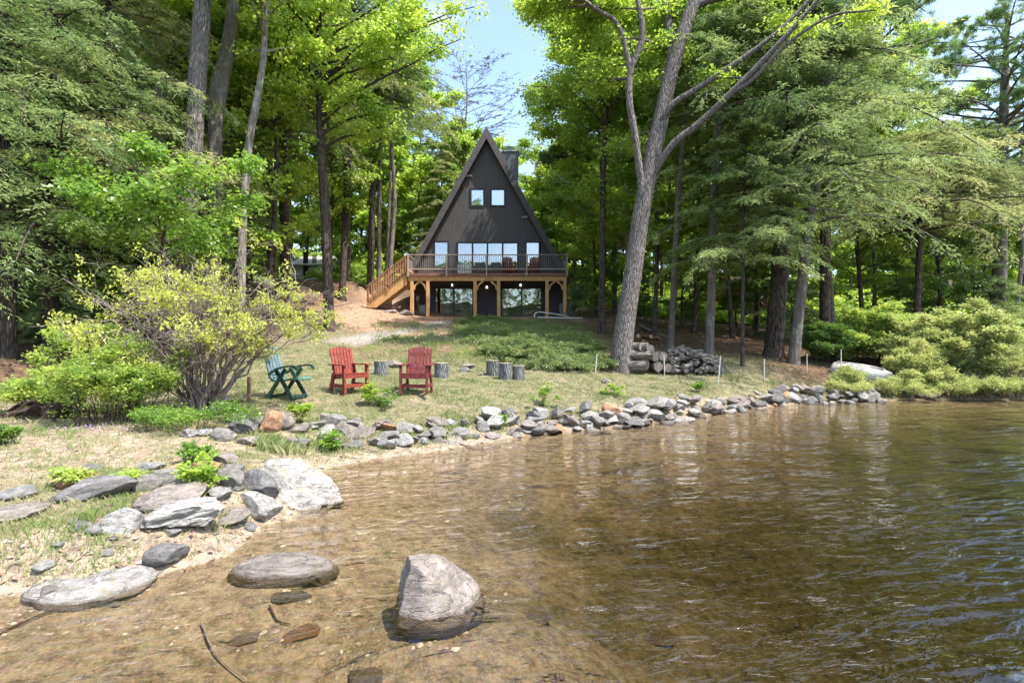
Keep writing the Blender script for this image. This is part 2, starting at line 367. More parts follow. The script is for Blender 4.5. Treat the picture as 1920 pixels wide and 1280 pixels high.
ground = nmesh('ground', np.stack([XX, YY, ZZ], 1), GF, M['ground'], smooth=True, tint=c)
tag(ground, kind='structure')

# ------------------------------------------------------------------ water
t = NT('clear brown lake water')
v = t.coords((1, 1, 1), rot=(0, 0, R(-14)))
va = t.n('ShaderNodeMapping', {'Vector': v, 'Scale': (.55, 1.25, 1)}).outputs[0]
w1 = t.noise(va, 6.8, 3, .5, .6); w2 = t.noise(va, 15, 2, .5, .3); w3 = t.noise(va, 1.6, 2, .5, .4)
h = t.math('ADD', t.math('MULTIPLY', w1, 1.0), t.math('ADD', t.math('MULTIPLY', w2, .16), t.math('MULTIPLY', w3, 3.0)))
calm = t.ramp(t.noise(v, .35, 3, .5), [(.38, .55), (.62, 1.15)]); nb = t.bump(t.math('MULTIPLY', h, calm), 1.0, .042)
fr = t.n('ShaderNodeFresnel', {'IOR': 1.44, 'Normal': nb}).outputs[0]
gl = t.n('ShaderNodeBsdfGlossy', {'Color': (1, 1, 1), 'Roughness': .015, 'Normal': nb})
tr = t.n('ShaderNodeBsdfTransparent', {'Color': (.97, .94, .86)})
mx = t.n('ShaderNodeMixShader', {0: t.math('MULTIPLY', fr, 1.0), 1: tr.outputs[0], 2: gl.outputs[0]})
t.surf(mx.outputs[0])
ab = t.n('ShaderNodeVolumeAbsorption', {'Color': (.46, .41, .19), 'Density': .54})
t.t.links.new(ab.outputs[0], t.out.inputs['Volume'])
M['water'] = t.m
wb = MB(); wb.box(-390, 390, -390, 60, -4.5, 0)
water = wb.build('water', M['water']); tag(water, kind='structure')
# ------------------------------------------------------------------ cabin
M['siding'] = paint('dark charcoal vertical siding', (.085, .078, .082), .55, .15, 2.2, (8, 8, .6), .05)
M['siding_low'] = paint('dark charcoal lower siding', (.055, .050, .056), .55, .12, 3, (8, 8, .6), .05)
M['fascia'] = paint('weathered grey fascia board', (.095, .085, .093), .6, .12, 4)
M['shingle'] = paint('dark roof shingle', (.07, .065, .068), .85, .3, 14)
M['trim'] = paint('black window frame', (.03, .03, .035), .4, .05)
M['chim'] = paint('blue grey chimney board', (.10, .115, .125), .6, .1, 3, (6, 6, .6))
M['pt'] = paint('fresh tan lumber', (.56, .33, .145), .7, .16, 5, (1.2, 1.2, .5))
M['cedar'] = paint('reddish stained lumber', (.42, .22, .12), .7, .2, 5, (1.2, 1.2, .5))
M['rim'] = paint('red brown rim board', (.24, .125, .09), .7, .2, 5, (.5, 1, 1))
M['railw'] = paint('pale weathered rail lumber', (.42, .345, .27), .7, .12, 5)
M['metal_dark'] = paint('dark metal baluster', (.05, .045, .045), .4, .05)
M['metal'] = paint('grey galvanised metal', (.42, .43, .44), .45, .1)
M['dark'] = paint('dark unlit room', (.03, .026, .022), .9, .1)  # darkness of the rooms is put into this near-black colour
M['whitep'] = paint('white plastic', (.75, .76, .76), .4, .05)
M['red'] = paint('sunlit red painted wood', (.23, .045, .03), .6, .42, 12, (3, 3, 1))  # chair red with its sunlit tone put into the colour
M['red_shaded'] = paint('shaded red painted wood', (.17, .035, .035), .6, .42, 12, (3, 3, 1))  # darker copy of the chair red, shade put into the colour
M['bulb'] = None
def glass(name, refl, tint):
    t = NT(name); nb_g = t.bump(t.noise(t.coords((1, 1, 1)), 1.1, 2, .5), 1., .006); g = t.n('ShaderNodeBsdfGlossy', {'Color': (.95, .98, 1), 'Roughness': .02, 'Normal': nb_g}); b = t.n('ShaderNodeBsdfTransparent', {'Color': tint})
    return t.surf(t.n('ShaderNodeMixShader', {0: refl, 1: b.outputs[0], 2: g.outputs[0]}).outputs[0])
M['glass_up'] = glass('reflective coated glass', .46, (.5, .5, .5)); M['glass_mid'] = glass('reflective door glass', .32, (.5, .5, .5)); M['glass_low'] = glass('dim door glass', .24, (.6, .6, .6))
t = NT('warm lit bulb'); M['bulb'] = t.surf(t.n('ShaderNodeEmission', {'Color': (1, .82, .55), 'Strength': 1.2}).outputs[0])

YF = 32.0; YD = 29.9; YR = 31.45        # facade, deck front edge, front edge of the roof
def X_(px, Y): return (px-CX)/FPX*Y
def Z_(py, Y): return CZ-(py-CY)/FPX*Y
ax_ = X_(912, YR); az = Z_(237, YR)      # apex
zb = Z_(527, YR); slope = (X_(1042, YR)-X_(780, YR))/2/(az-Z_(475, YR))
hw = slope*(az-zb)                       # half width at the eaves
YB = 42.5
zdeck = Z_(512, YD); zg = Z_(592, 31)
cab = empty('a_frame_cabin', (ax_, YF, zg), 0, 'dark charcoal A-frame cabin with a steep roof reaching down to its deck', 'cabin')
def rel(o):  # children keep world coordinates
    o.matrix_parent_inverse = cab.matrix_world.inverted(); return o
bpy.context.view_layer.update()
def cbuild(mb, name, mat, par=None, **k):
    o = mb.build(name, mat, None, **k); p = par or cab; o.parent = p; o.matrix_parent_inverse = Matrix.Translation(-Vector((ax_, YF, zg))); return o
def sub(mb, name, mat, par, **k):
    o = mb.build(name, mat, None, **k); o.parent = par; o.matrix_parent_inverse = Matrix(); return o
# openings: px x0,x1,y0,y1 , kind
UP = [(882, 908, 354, 387), (920, 947, 354, 387)]
MID = [(813.5, 841, 452.5, 503), (985.5, 1012, 453, 504)]
SLD = (857, 971.5, 454, 511)
# gable wall as vertical boards cut round the openings
wl_ = MB(); t_in = .12
def half_at(z): return max(0, slope*(az-z)-t_in/ math.cos(math.atan(slope)) - .12)
ops = [(X_(a, YF), X_(b, YF), Z_(d, YF), Z_(c_, YF)) for a, b, c_, d in UP+MID+[SLD]]
bw = .2; x = ax_-hw+.1
while x < ax_+hw:
    for gap, w0, w1, yy in ((0, 0, bw-.02, YF), (1, bw-.02, bw, YF+.005)):
        xa, xb = x+w0, x+w1
        za = az-(abs(xa-ax_)+.22)/slope; zb2 = az-(abs(xb-ax_)+.22)/slope
        top = min(za, zb2)
        if top < zdeck+.02: continue
        segs = [(zdeck-.3, None)]; cuts = sorted([(o[2], o[3]) for o in ops if o[0] < (xa+xb)/2 < o[1]])
        z0 = zdeck-.3
        for c0, c1 in cuts:
            wl_.box(xa, xb, yy, yy+.1, z0, c0); z0 = c1
        V = [(xa, yy, z0), (xb, yy, z0), (xb, yy, zb2), (xa, yy, za)]; V += [(p[0], yy+.1, p[2]) for p in V]
        if min(za, zb2) > z0: wl_.add(V, [(0,1,2,3), (5,4,7,6), (3,2,6,7), (0,3,7,4), (1,5,6,2)])
    x += bw
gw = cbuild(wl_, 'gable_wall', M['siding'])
# roof: two thick slabs with proud fascia at the front
import itertools
for sx in (-1, 1):
    rb = MB(); n = np.array((sx*math.cos(math.atan(slope)), 0, math.sin(math.atan(slope))))  # outward normal
    nrm = np.array((sx, 0, slope)); nrm = nrm/np.linalg.norm(nrm)
    a = np.array((ax_, 0, az)); e = np.array((ax_+sx*hw, 0, zb)); th = .22
    def slab(y0, y1, off0, off1, m, a0=0., e0=0.):
        d = (e-a)/np.linalg.norm(e-a)
        ti = off0/math.tan(math.atan(slope)) if 0 else 0
        A0 = a+nrm*0; q = [a, e+d*e0, e+d*e0-nrm*off1, np.array((ax_, 0, az-off1/abs(nrm[2])))]
        q = [p - nrm*0 for p in q]
        V = [p+np.array((0, y0, 0)) for p in q]+[p+np.array((0, y1, 0)) for p in q]
        m.add(V, [(0,1,2,3), (7,6,5,4), (0,4,5,1), (1,5,6,2), (2,6,7,3)])
    slab(YR+.04, YB, 0, th, rb); ro = cbuild(rb, 'roof', M['shingle'])
    f = MB(); slab(YR, YR+.038, 0, .34, f, e0=.03); fo = f.build('fascia', M['fascia'], None); fo.parent = ro
    f = MB(); 
back = MB(); back.add([(ax_-hw+.3, YB-.2, zb), (ax_+hw-.3, YB-.2, zb), (ax_, YB-.2, az-.4)], [(0, 2, 1)]); cbuild(back, 'back_wall', M['siding'])
inn = MB(); inn.box(ax_-3.4, ax_+3.4, YF+3.2, YF+3.3, zdeck, zdeck+2.6); inn.box(ax_-1.4, ax_+1.4, YF+2.4, YF+2.5, zdeck+2.75, zdeck+5.3); inn.box(ax_-4, ax_+4, YF+.12, YF+10, zdeck-.2, zdeck); inn.box(ax_-2.9, ax_+2.9, YF+.12, YF+10, zdeck+2.62, zdeck+2.72); cbuild(inn, 'floor', M['dark'])  # floor, ceiling and back sheets; the room's shade is in their colour
def window(px0, px1, py0, py1, Y, gm, name='window', par=None, bars=()):
    x0, x1, z0, z1 = X_(px0, Y), X_(px1, Y), Z_(py1, Y), Z_(py0, Y); fw = .07
    m = MB(); m.box(x0-.03, x0+fw, Y-.04, Y+.1, z0, z1); m.box(x1-fw, x1+.03, Y-.04, Y+.1, z0, z1); m.box(x0+fw, x1-fw, Y-.04, Y+.1, z1-fw, z1+.03); m.box(x0+fw, x1-fw, Y-.04, Y+.1, z0-.03, z0+fw)
    for b in bars: m.box(X_(b, Y)-.05, X_(b, Y)+.05, Y-.035, Y+.1, z0+fw, z1-fw)
    fo = cbuild(m, name, M['trim'])
    xs = [x0+fw]+[X_(b, Y) for b in bars]+[x1-fw]
    for i in range(len(xs)-1):
        g = MB(); a0 = .05 if i else 0; b0 = .05 if i < len(xs)-2 else 0
        g.box(xs[i]+a0, xs[i+1]-b0, Y+.02+.012*(i % 2), Y+.03+.012*(i % 2), z0+fw, z1-fw)
        go = g.build('pane', gm, None); go.parent = fo
    return fo
for q in UP: window(*q, YF, M['glass_up'])
for q in MID: window(*q, YF, M['glass_mid'])
window(857, 971.5, 454, 509, YF, M['glass_mid'], 'sliding_door', bars=(886, 914, 942.5))
# lower storey
YL = 32.35; z_ceil = Z_(524, YL)+.35
lo = MB()
xl, xr = X_(772, YL), X_(1064, YL)
lops = [(X_(815, YL), X_(887.5, YL), zg, Z_(538, YL)), (X_(940, YL), X_(1017.5, YL), zg, Z_(538, YL))]
x = xl
while x < xr-.01:
    xb = min(x+.2, xr); xm = (x+xb)/2; hit = [o for o in lops if o[0] < xm < o[1]]
    z0 = hit[0][3] if hit else zg-.6
    lo.box(x, xb-.012, YL, YL+.12, z0, z_ceil); lo.box(xb-.012, xb, YL+.012, YL+.12, z0, z_ceil)
    x += .2
lo.box(xl, xl+.12, YL+.13, YB, zg-.6, z_ceil); lo.box(xr-.12, xr, YL+.13, YB, zg-.6, z_ceil)
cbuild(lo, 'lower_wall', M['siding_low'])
window(815, 887.5, 538, 593, YL, M['glass_low'], 'sliding_door', bars=(851,))
window(940, 1017.5, 538, 593, YL, M['glass_low'], 'sliding_door', bars=(978,))
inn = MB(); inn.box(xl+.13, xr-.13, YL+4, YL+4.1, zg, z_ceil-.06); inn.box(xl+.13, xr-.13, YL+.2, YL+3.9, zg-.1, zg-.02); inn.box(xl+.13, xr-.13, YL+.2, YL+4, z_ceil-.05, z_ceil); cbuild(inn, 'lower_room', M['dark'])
# chimney
ch = MB(); cx0, cx1, Yc = X_(942, 35.5), X_(972, 35.5), 35.5
ch.box(cx0, cx1, Yc, Yc+1.0, az-5.0, Z_(284, Yc)); c1 = cbuild(ch, 'chimney', M['chim'])
cp_ = MB(); zt = Z_(284, Yc); cp_.box(cx0-.05, cx1+.05, Yc-.05, Yc+1.05, zt, zt+.06); cp_.tube([(cx0+.5, Yc+.45, zt+.06), (cx0+.5, Yc+.45, zt+.35)], .16, 10); cp_.box(cx0+.25, cx0+.75, Yc+.2, Yc+.7, zt+.38, zt+.42)
for i in range(4): cp_.box(cx0+.27+.15*i, cx0+.29+.15*i, Yc+.22, Yc+.24, zt+.06, zt+.38)
o = cp_.build('chimney_cap', M['metal'], None); o.parent = c1
# floodlights and lamps
def spot(px, py, Y):
    m = MB(); x, z = X_(px, Y), Z_(py, Y)
    m.box(x-.05, x+.05, Y-.05, Y-.002, z-.05, z+.05)
    for s in (-1, 1): m.tube([(x+s*.08, Y-.06, z), (x+s*.16, Y-.16, z-.06)], [.04, .07], 8)
    cbuild(m, 'floodlight', M['metal'])
spot(985, 407, YF); spot(880, 330, YF)
def lamp(px, py, Y, r=.07):
    m = MB(); x, z = X_(px, Y), Z_(py, Y); m.box(x-.06, x+.06, Y-.06, Y-.002, z+.02, z+.14); lo_ = cbuild(m, 'wall_lamp', M['metal_dark'])
    b = MB(); b.tube([(x, Y-.09, z-.12), (x, Y-.09, z-.05), (x, Y-.09, z+.02)], [r*.7, r, r*.5], 8); o = b.build('lamp_shade', M['bulb'] , None, smooth=True); o.parent = lo_
lamp(848, 533, YL-.05, .05); lamp(913, 537, YL-.0, .06); lamp(976, 533, YL-.05, .055)
# meter
m = MB(); x, z = X_(784, YL), Z_(560, YL); m.box(x-.1, x+.1, YL-.14, YL-.002, z-.12, z+.16); m.tube([(x, YL-.07, z-.12), (x, YL-.07, zg)], .025, 6); cbuild(m, 'electric_meter', M['metal'])

# ------------------------------------------------------------------ deck
dx0, dx1 = X_(763, YD), X_(1064.5, YD)
dk = empty('raised_deck', (0, 0, 0), 0, 'raised wooden deck on tan posts across the front of the cabin', 'deck')
b = MB()
yy = YD+.04
while yy < YF-.02: b.box(dx0+.04, dx1-.04, yy, min(yy+.135, YF-.02), zdeck-.04, zdeck); yy += .142
b.build('deck_floor', M['cedar'], dk)
zr0 = Z_(517, YD)
b = MB(); b.box(dx0, dx1, YD, YD+.04, zr0, zdeck-.0); b.box(dx0, dx0+.04, YD+.042, YF, zr0, zdeck-.045); b.box(dx1-.04, dx1, YD+.042, YF, zr0, zdeck-.045); b.build('rim_board', M['rim'], dk)
b = MB()
for i in range(24): xx = dx0+.3+i*(dx1-dx0-.5)/23; b.box(xx, xx+.045, YD+.043, YF+.3, zr0+.01, zdeck-.042)
b.build('joists', M['cedar'], dk)
zb0 = Z_(526, YD); b = MB(); b.box(dx0+.05, dx1-.05, YD+.1, YD+.24, zb0, zr0-.003); b.build('beam', M['pt'], dk)
PST = [771.5, 801.5, 890.5, 935, 1026, 1059.5]
for p in PST:
    xx = X_(p, YD); g = min(gz(xx, YD+.15), zg); b = MB(); b.box(xx-.095, xx+.095, YD+.07, YD+.26, g-.2, zb0-.003); b.build('post', M['pt'], dk, bevel=.01)
for p, q in ((771.5, 801.5), (890.5, 935), (1026, 1059.5)):
    for a, s in ((p, 1), (q, -1)):
        xa = X_(a, YD)+s*.095; cvs = resample([(xa+s*.02, YD+.165, zb0-.50), (xa+s*.10, YD+.165, zb0-.24), (xa+s*.36, YD+.165, zb0-.02)], 7); b = MB()
        for i in range(6): b.bar(cvs[i], cvs[i+1], .1, .1, (0, 1, 0))
        b.build('curved_brace', M['pt'], dk)
# railing
zt_ = Z_(477, YD); zlo = Z_(506.5, YD); zhi_b = Z_(503, YD)
rl = MB(); rl.box(dx0-.02, dx1+.02, YD-.07, YD+.05, zt_-.038, zt_); rl.box(dx0-.02, dx0+.10, YD+.052, YF-.1, zt_-.045, zt_); rl.box(dx1-.10, dx1+.02, YD+.052, YF-.1, zt_-.045, zt_)
o = rl.build('top_rail', M['railw'], dk)
rl = MB(); rl.box(dx0+.08, dx1-.08, YD-.03, YD+.01, zlo+.03, zlo+.09); rl.box(dx0+.01, dx0+.05, YD+.06, YF-.1, zlo, zlo+.09); rl.box(dx1-.05, dx1-.01, YD+.06, YF-.1, zlo, zlo+.09)
o = rl.build('bottom_rail', M['railw'], dk)
for p in (765.5, 837.5, 912.5, 987.5, 1063):
    xx = X_(p, YD); b = MB(); b.box(xx-.038, xx+.038, YD-.115, YD-.035, Z_(519, YD), zt_-.042); b.build('railing_post', M['railw'], dk)
for xx in (dx0+.05, dx1-.05):
    b = MB(); b.box(xx-.045, xx+.045, YF-.3, YF-.2, zdeck, zt_-.048); b.build('railing_post', M['railw'], dk)
nb_ = 0; xx = dx0+.16
proto = MB(); proto.tube([(0, 0, zlo+.09), (0, 0, zt_-.045)], .013, 5, caps=False); pm = proto.mesh('baluster', paint('grey baluster', (.24, .22, .21), .5, .05))
while xx < dx1-.12:
    o = link('baluster', pm, dk, (xx, YD-.01, 0)); xx += .118
for k in range(12):
    for xq in (dx0+.03, dx1-.03): link('baluster', pm, dk, (xq, YD+.2+k*.14, 0))
# stairs going left off the deck
ST = empty('deck_staircase', (0, 0, 0), 0, 'reddish wooden staircase with baluster railings climbing left side of the deck', 'staircase')
xs0, xs1 = X_(697, 30.3), dx0-.01; zs0 = gz(xs0, 30.4)+.02; zs0 = Z_(570, 30.2)
nst = 9
for k, yq in enumerate((YD+.02, YD+1.12)):
    b = MB(); dz = (zdeck-zs0)/(xs1-xs0)
    V = [(xs0-.1, 0, zs0-.22), (xs0+.35, 0, zs0-.22), (xs1, 0, zdeck-.62), (xs1, 0, zdeck-.02), (xs0-.1, 0, zs0+.12)]
    V = [(x_, yq, z_) for x_, y_, z_ in V]+[(x_, yq+.045, z_) for x_, y_, z_ in V]
    b.add(V, [(i, (i+1) % 5, (i+1) % 5+5, i+5) for i in range(5)]); b.add(V, [(0, i+1, i) for i in (1, 2, 3)]); b.add(V, [(5, 5+i, 6+i) for i in (1, 2, 3)])
    b.build('stringer', M['pt'], ST)
    # railing
    yr = yq-.05 if k == 0 else yq+.1
    r_ = MB(); u0 = np.array((xs0-.12, yr, zs0+1.0)); u1 = np.array((xs1+.02, yr, zdeck+1.0)); r_.bar(u0, u1, .13, .045); hr = r_.build('handrail', M['cedar'], ST)
    r_ = MB(); r_.bar(u0-(0, 0, .1), u1-(0, 0, .1), .04, .09); r_.bar(u0-(0, 0, .84), u1-(0, 0, .84), .04, .09); r_.build('side_rail', M['cedar'], ST)
    for j in range(16):
        f = (j+.6)/16.2; p0 = u0*(1-f)+u1*f; b = MB(); b.box(p0[0]-.022, p0[0]+.022, yr-.055, yr-.022, p0[2]-.9, p0[2]-.05); b.build('baluster', M['cedar'], ST)
    for f in (0.0, .5, 1.0):
        p0 = u0*(1-f)+u1*f; b = MB(); b.box(p0[0]-.05, p0[0]+.05, yr-.02, yr+.08, p0[2]-1.15, p0[2]-.0); b.build('railing_post', M['cedar'], ST)
for j in range(nst):
    f = (j+.5)/nst; b = MB(); x_ = xs0+(xs1-xs0)*f; z_ = zs0+(zdeck-zs0)*f-.06; b.box(x_-.14, x_+.14, YD+.07, YD+1.115, z_, z_+.04); b.build('tread', M['cedar'], ST)
# ------------------------------------------------------------------ trees
def bez(P0, P1, P2, t):
    t = t[..., None]; return P0*(1-t)**2+2*P1*t*(1-t)+P2*t*t
def unit(v): return v/(np.linalg.norm(v, axis=-1, keepdims=True)+1e-9)
def leaf_geom(c, d, nrm, L, W, fold=.25):
    """rhombus leaves: c base (n,3), d direction, nrm normal"""
    sd = unit(np.cross(d, nrm)); n = unit(np.cross(sd, d))
    L = np.broadcast_to(L, (len(c),))[:, None]; W = np.broadcast_to(W, (len(c),))[:, None]
    V = np.stack([c, c+d*L*.45+sd*W*.5+n*W*fold, c+d*L-n*L*.12, c+d*L*.45-sd*W*.5+n*W*fold], 1).reshape(-1, 3)
    return V, np.arange(len(V)).reshape(-1, 4)
STY = {  # M twigs/branch, twig len, leaves/twig, leaf L, W, droop, flat, spread, needle-like
 'maple': dict(m=11, tl=.75, k=12, L=.155, W=.12, dr=.22, flat=.7, jit=.17, tw=1, uv=.3),
 'fine': dict(m=13, tl=.7, k=14, L=.12, W=.085, dr=.12, flat=.7, jit=.18, tw=1, uv=.3),
 'hem': dict(m=28, tl=.62, k=20, L=.135, W=.032, dr=.30, flat=.4, jit=.045, tw=0),
 'pine': dict(m=9, tl=.42, k=34, L=.17, W=.018, dr=-.15, flat=2., jit=.05, tw=0, uv=.35),
 'sparse': dict(m=9, tl=.6, k=7, L=.10, W=.07, dr=.05, flat=.5, jit=.07, tw=1),
}
def foliage(B, sty, rng, dens=1., size=1., t0=.15, tlk=1.):
    """B = (P0,P1,P2) arrays of branches -> leaf V,F,tint and twig curves"""
    q = STY[sty]; P0, P1, P2 = B; K = len(P0); m = max(3, int(q['m']*dens))
    t = t0+(1-t0)*rng.random((K, m)); t[:, 0] = 1
    o = bez(P0[:, None], P1[:, None], P2[:, None], t); tg = unit(bez(P0[:, None], P1[:, None], P2[:, None], np.minimum(t+.02, 1.02))-bez(P0[:, None], P1[:, None], P2[:, None], t-.02))
    lat = np.cross(tg, (0, 0, 1.)); lat = unit(lat+1e-6); sgn = np.where(rng.random((K, m, 1)) < .5, -1, 1)
    spread = .55+.55*rng.random((K, m, 1)); spread[:, 0] = .1
    bl = np.linalg.norm(P2-P0, axis=1)[:, None, None]
    td = unit(tg*(1-spread*.55)+lat*sgn*spread+np.array((0, 0, 1.))*rng.normal(q.get('ub', 0), q.get('uv', .16), (K, m, 1)))
    tl = q['tl']*tlk*(.5+.7*rng.random((K, m, 1)))*np.clip(1.25-t[..., None]*.75, .3, 1)*np.clip(bl/2.2, .5, 1.4)
    k = q['k']; s = (np.arange(k)+rng.random((K, m, k)))/k; s = (.1+.9*s)[..., None]
    c = o[:, :, None]+td[:, :, None]*tl[:, :, None]*s; c[..., 2] -= (q['dr']*tl[:, :, None]*s**2)[..., 0]
    jit = q['jit']*rng.normal(size=c.shape); jit[..., 2] *= .6; c = c+jit
    sg2 = np.where(rng.random((K, m, k, 1)) < .5, -1, 1); l2 = unit(np.cross(td, (0, 0, 1.))+1e-6)[:, :, None]
    if sty == 'pine':
        c = o[:, :, None]+td[:, :, None]*tl[:, :, None]*(.55+.45*s)
        ld = unit(rng.normal(size=c.shape)+td[:, :, None]*1.1+np.array((0, 0, .35))); nr = unit(rng.normal(size=c.shape))
    else:
        ld = unit(td[:, :, None]*.7+l2*sg2*(.5+.5*rng.random(sg2.shape))+rng.normal(0, .22, c.shape)); ld[..., 2] -= .18+(.2 if sty == 'maple' else 0)
        ld = unit(ld); nr = unit(np.array((0, 0, 1.))+rng.normal(0, q['flat'], c.shape))
    sz = size*(.65+.7*rng.random(K*m*k))
    V, F = leaf_geom(c.reshape(-1, 3), ld.reshape(-1, 3), nr.reshape(-1, 3), q['L']*sz, q['W']*sz)
    tint = np.clip(.5+.3*rng.normal(size=(K, 1, 1))+.15*rng.normal(size=(K, m, 1))+.14*rng.normal(size=(K, m, k)), 0, 1)
    tips = o+td*tl; tips[..., 2:3] -= q['dr']*tl
    mid = (o+tips)/2; mid[..., 2:3] += q['dr']*tl*.25
    tw = np.stack([o, mid, tips], 2).reshape(-1, 3, 3)
    return V, F, np.repeat(tint.ravel(), 4), tw
def limb_tubes(B, r0, n=6, seg=7, r1=.25, wig=0, rng=None):
    P0, P1, P2 = B; t = np.linspace(0, 1, seg); C = bez(P0[:, None], P1[:, None], P2[:, None], np.broadcast_to(t, (len(P0), seg)))
    if wig: C[:, 1:] += wig*rng.normal(size=C[:, 1:].shape)
    rr = np.asarray(r0)[:, None]*(1-(1-r1)*t[None]); return tube_batch(C, rr, n)
def trunk_geo(poly, rad, rng, n=14, seg=26, flare=1.35, wob=.035):
    c = resample(poly, seg); t = np.linspace(0, 1, seg); r = np.interp(t, np.linspace(0, 1, len(rad)), rad)
    hgt = np.linalg.norm(c-c[0], axis=1); r = r*(1+(flare-1)*np.exp(-hgt/.35))
    th = np.arange(n)*2*math.pi/n; V, F = tube_batch(c[None], r[None], n)
    V = V.reshape(seg, n, 3); cc = c[:, None]; prof = 1+wob*rng.normal(size=(1, n, 1))+wob*.5*rng.normal(size=(seg, n, 1))
    root = 1+.22*np.exp(-hgt/.3)[:, None, None]*np.sin(th*5+rng.random()*6)[None, :, None]
    V = cc+(V-cc)*prof*root
    return V.reshape(-1, 3), F, c, r
class TreeGeo: pass
def crown_branches(rng, poly_pts, z0, z1, nb, Lfun, up, sag, azs=None):
    """branches leaving a trunk line between z0 and z1"""
    zs = np.sort(z0+(z1-z0)*rng.random(nb)); az_ = np.arange(nb)*2.4+rng.normal(0, .4, nb)+rng.random()*6 if azs is None else azs(zs, nb)
    c = poly_pts; base = np.stack([np.interp(zs, c[:, 2], c[:, j]) for j in (0, 1)]+[zs], 1)
    L = Lfun((zs-z0)/(z1-z0))*(.75+.4*rng.random(nb)); d = np.stack([np.cos(az_), np.sin(az_), np.zeros(nb)], 1)
    P2 = base+d*L[:, None]; P2[:, 2] += L*(up-sag)+rng.normal(0, .12, nb)*L
    P1 = base+d*L[:, None]*.5; P1[:, 2] += L*up*.5+L*sag*.3
    return (base, P1, P2), L
def subbranch(B, L, rng, m=3):
    P0, P1, P2 = B; K = len(P0); t = .35+.55*rng.random((K, m)); o = bez(P0[:, None], P1[:, None], P2[:, None], t)
    tg = unit(P2-P0)[:, None]; a = rng.choice([-1, 1], (K, m, 1))*(.5+.5*rng.random((K, m, 1))); lat = unit(np.cross(tg, (0, 0, 1.)))
    d = unit(tg+lat*a+np.array((0, 0, .25))*rng.normal(size=(K, m, 1))); ll = (L[:, None]*(1.05-t)*.75)[..., None]
    Q2 = o+d*ll; Q1 = o+d*ll*.5+np.array((0, 0, .08))*ll
    return (o.reshape(-1, 3), Q1.reshape(-1, 3), Q2.reshape(-1, 3)), ll.ravel()
def cat3(*Bs): return tuple(np.concatenate([b[i] for b in Bs]) for i in range(3))

def make_tree(kind, seed, H, r, z0=None, dens=1., size=1., poly=None, rad=None, R_=None, nb=None, mat=None, bark=None, z1=None, azs=None, bare=False, wob=.25, boughs=None):
    """-> (trunk mesh, crown mesh); base at origin"""
    rng = np.random.default_rng(seed)
    if poly is None:
        zz = np.linspace(0, H, 7); w_ = np.cumsum(rng.normal(0, wob*.5, (7, 2)), 0); w_[0] = 0; poly = np.stack([w_[:, 0], w_[:, 1], zz], 1); poly[0, 2] = -.3
    if rad is None: rad = [r, r*.82, r*.62, r*.4, r*.08]
    tv, tf, c, cr = trunk_geo(poly, rad, rng)
    H = c[-1, 2]; z1 = z1 or H*.97
    if kind in ('maple', 'fine', 'sparse'):
        z0 = z0 if z0 is not None else H*.3; R_ = R_ or H*.2; nb = nb or 26
        B, L = crown_branches(rng, c, z0, z1, nb, lambda u: R_*(.35+1.1*u**.45*(1-u)**.35+.15*(1-u)), .45, .05, azs)
        if boughs is not None:
            e_ = np.array(boughs, float); zs = np.clip(e_[:, 2]-.35*np.hypot(e_[:, 0], e_[:, 1]), z0*.6, z1); b_ = np.stack([np.interp(zs, c[:, 2], c[:, j]) for j in (0, 1)]+[zs], 1)
            B = cat3(B, (b_, (b_+e_)/2+np.array((0, 0, .5)), e_)); L = np.concatenate([L, np.linalg.norm(e_-b_, axis=1)*.6])
        S, SL = subbranch(B, L, rng, 4); A = cat3(B, S)
        V, F, T, tw = foliage(A, kind, rng, dens, size)
        l1 = limb_tubes(B, np.interp(B[0][:, 2], c[:, 2], cr)*.38+.01, 6, wig=.04, rng=rng); l2 = limb_tubes(S, np.clip(SL*.012, .006, .05), 4, 5)
        mats = (M[mat or 'leaf_maple'], M[bark or 'bark_dark'])
    elif kind == 'hem':
        z0 = z0 if z0 is not None else H*.15; R_ = R_ or H*.2; nb = nb or 70
        B, L = crown_branches(rng, c, z0, z1, nb, lambda u: R_*(.25+1.*(1-u)**.75), .12, .30, azs)
        B[2][:, 2] += rng.normal(0, .1, len(L))*L; V, F, T, tw = foliage(B, 'hem', rng, dens, size, t0=.08, tlk=max(1, R_/2.6))
        l1 = limb_tubes(B, .010+L*.008, 5, wig=.03, rng=rng); l2 = None
        mats = (M[mat or 'hemlock'], M[bark or 'bark_dark'])
    else:
        z0 = z0 if z0 is not None else H*.4; R_ = R_ or H*.2; nb = nb or 44
        B, L = crown_branches(rng, c, z0, z1, nb, lambda u: R_*(.5+.9*u**.5*(1-u)**.6), .22, .12, azs)
        S, SL = subbranch(B, L, rng, 3); A = cat3(B, S)
        V, F, T, tw = foliage(A, 'pine', rng, dens, size, t0=.45, tlk=1.3)
        l1 = limb_tubes(B, .02+L*.013, 5); l2 = limb_tubes(S, .008+SL*.01, 4, 4)
        mats = (M[mat or 'pine'], M[bark or 'bark_dark'])
    tr = [(tv, tf), l1]+([l2] if l2 else [])
    TV, TF = merge(tr)
    tm = raw_mesh('trunk', TV, TF, M[bark or 'bark_dark'], smooth=True)
    if bare: 
        r_ = tube_batch(tw, np.full((len(tw), 3), .02), 3); return raw_mesh('trunk', *merge(tr+[r_]), M[bark or 'bark_dark'], smooth=True), None
    cm = raw_mesh('crown', V, F, mats[0], tint=T)
    return tm, cm
def put_tree(name, geo, loc, label, cat='tree', group=None, rz=0., s=1.):
    e = empty(name, loc, rz, label, cat, group, scale=s)
    link('trunk', geo[0], e)
    if geo[1]: link('crown', geo[1], e)
    return e
def at(px, Y): return G(px, Y, -.05)
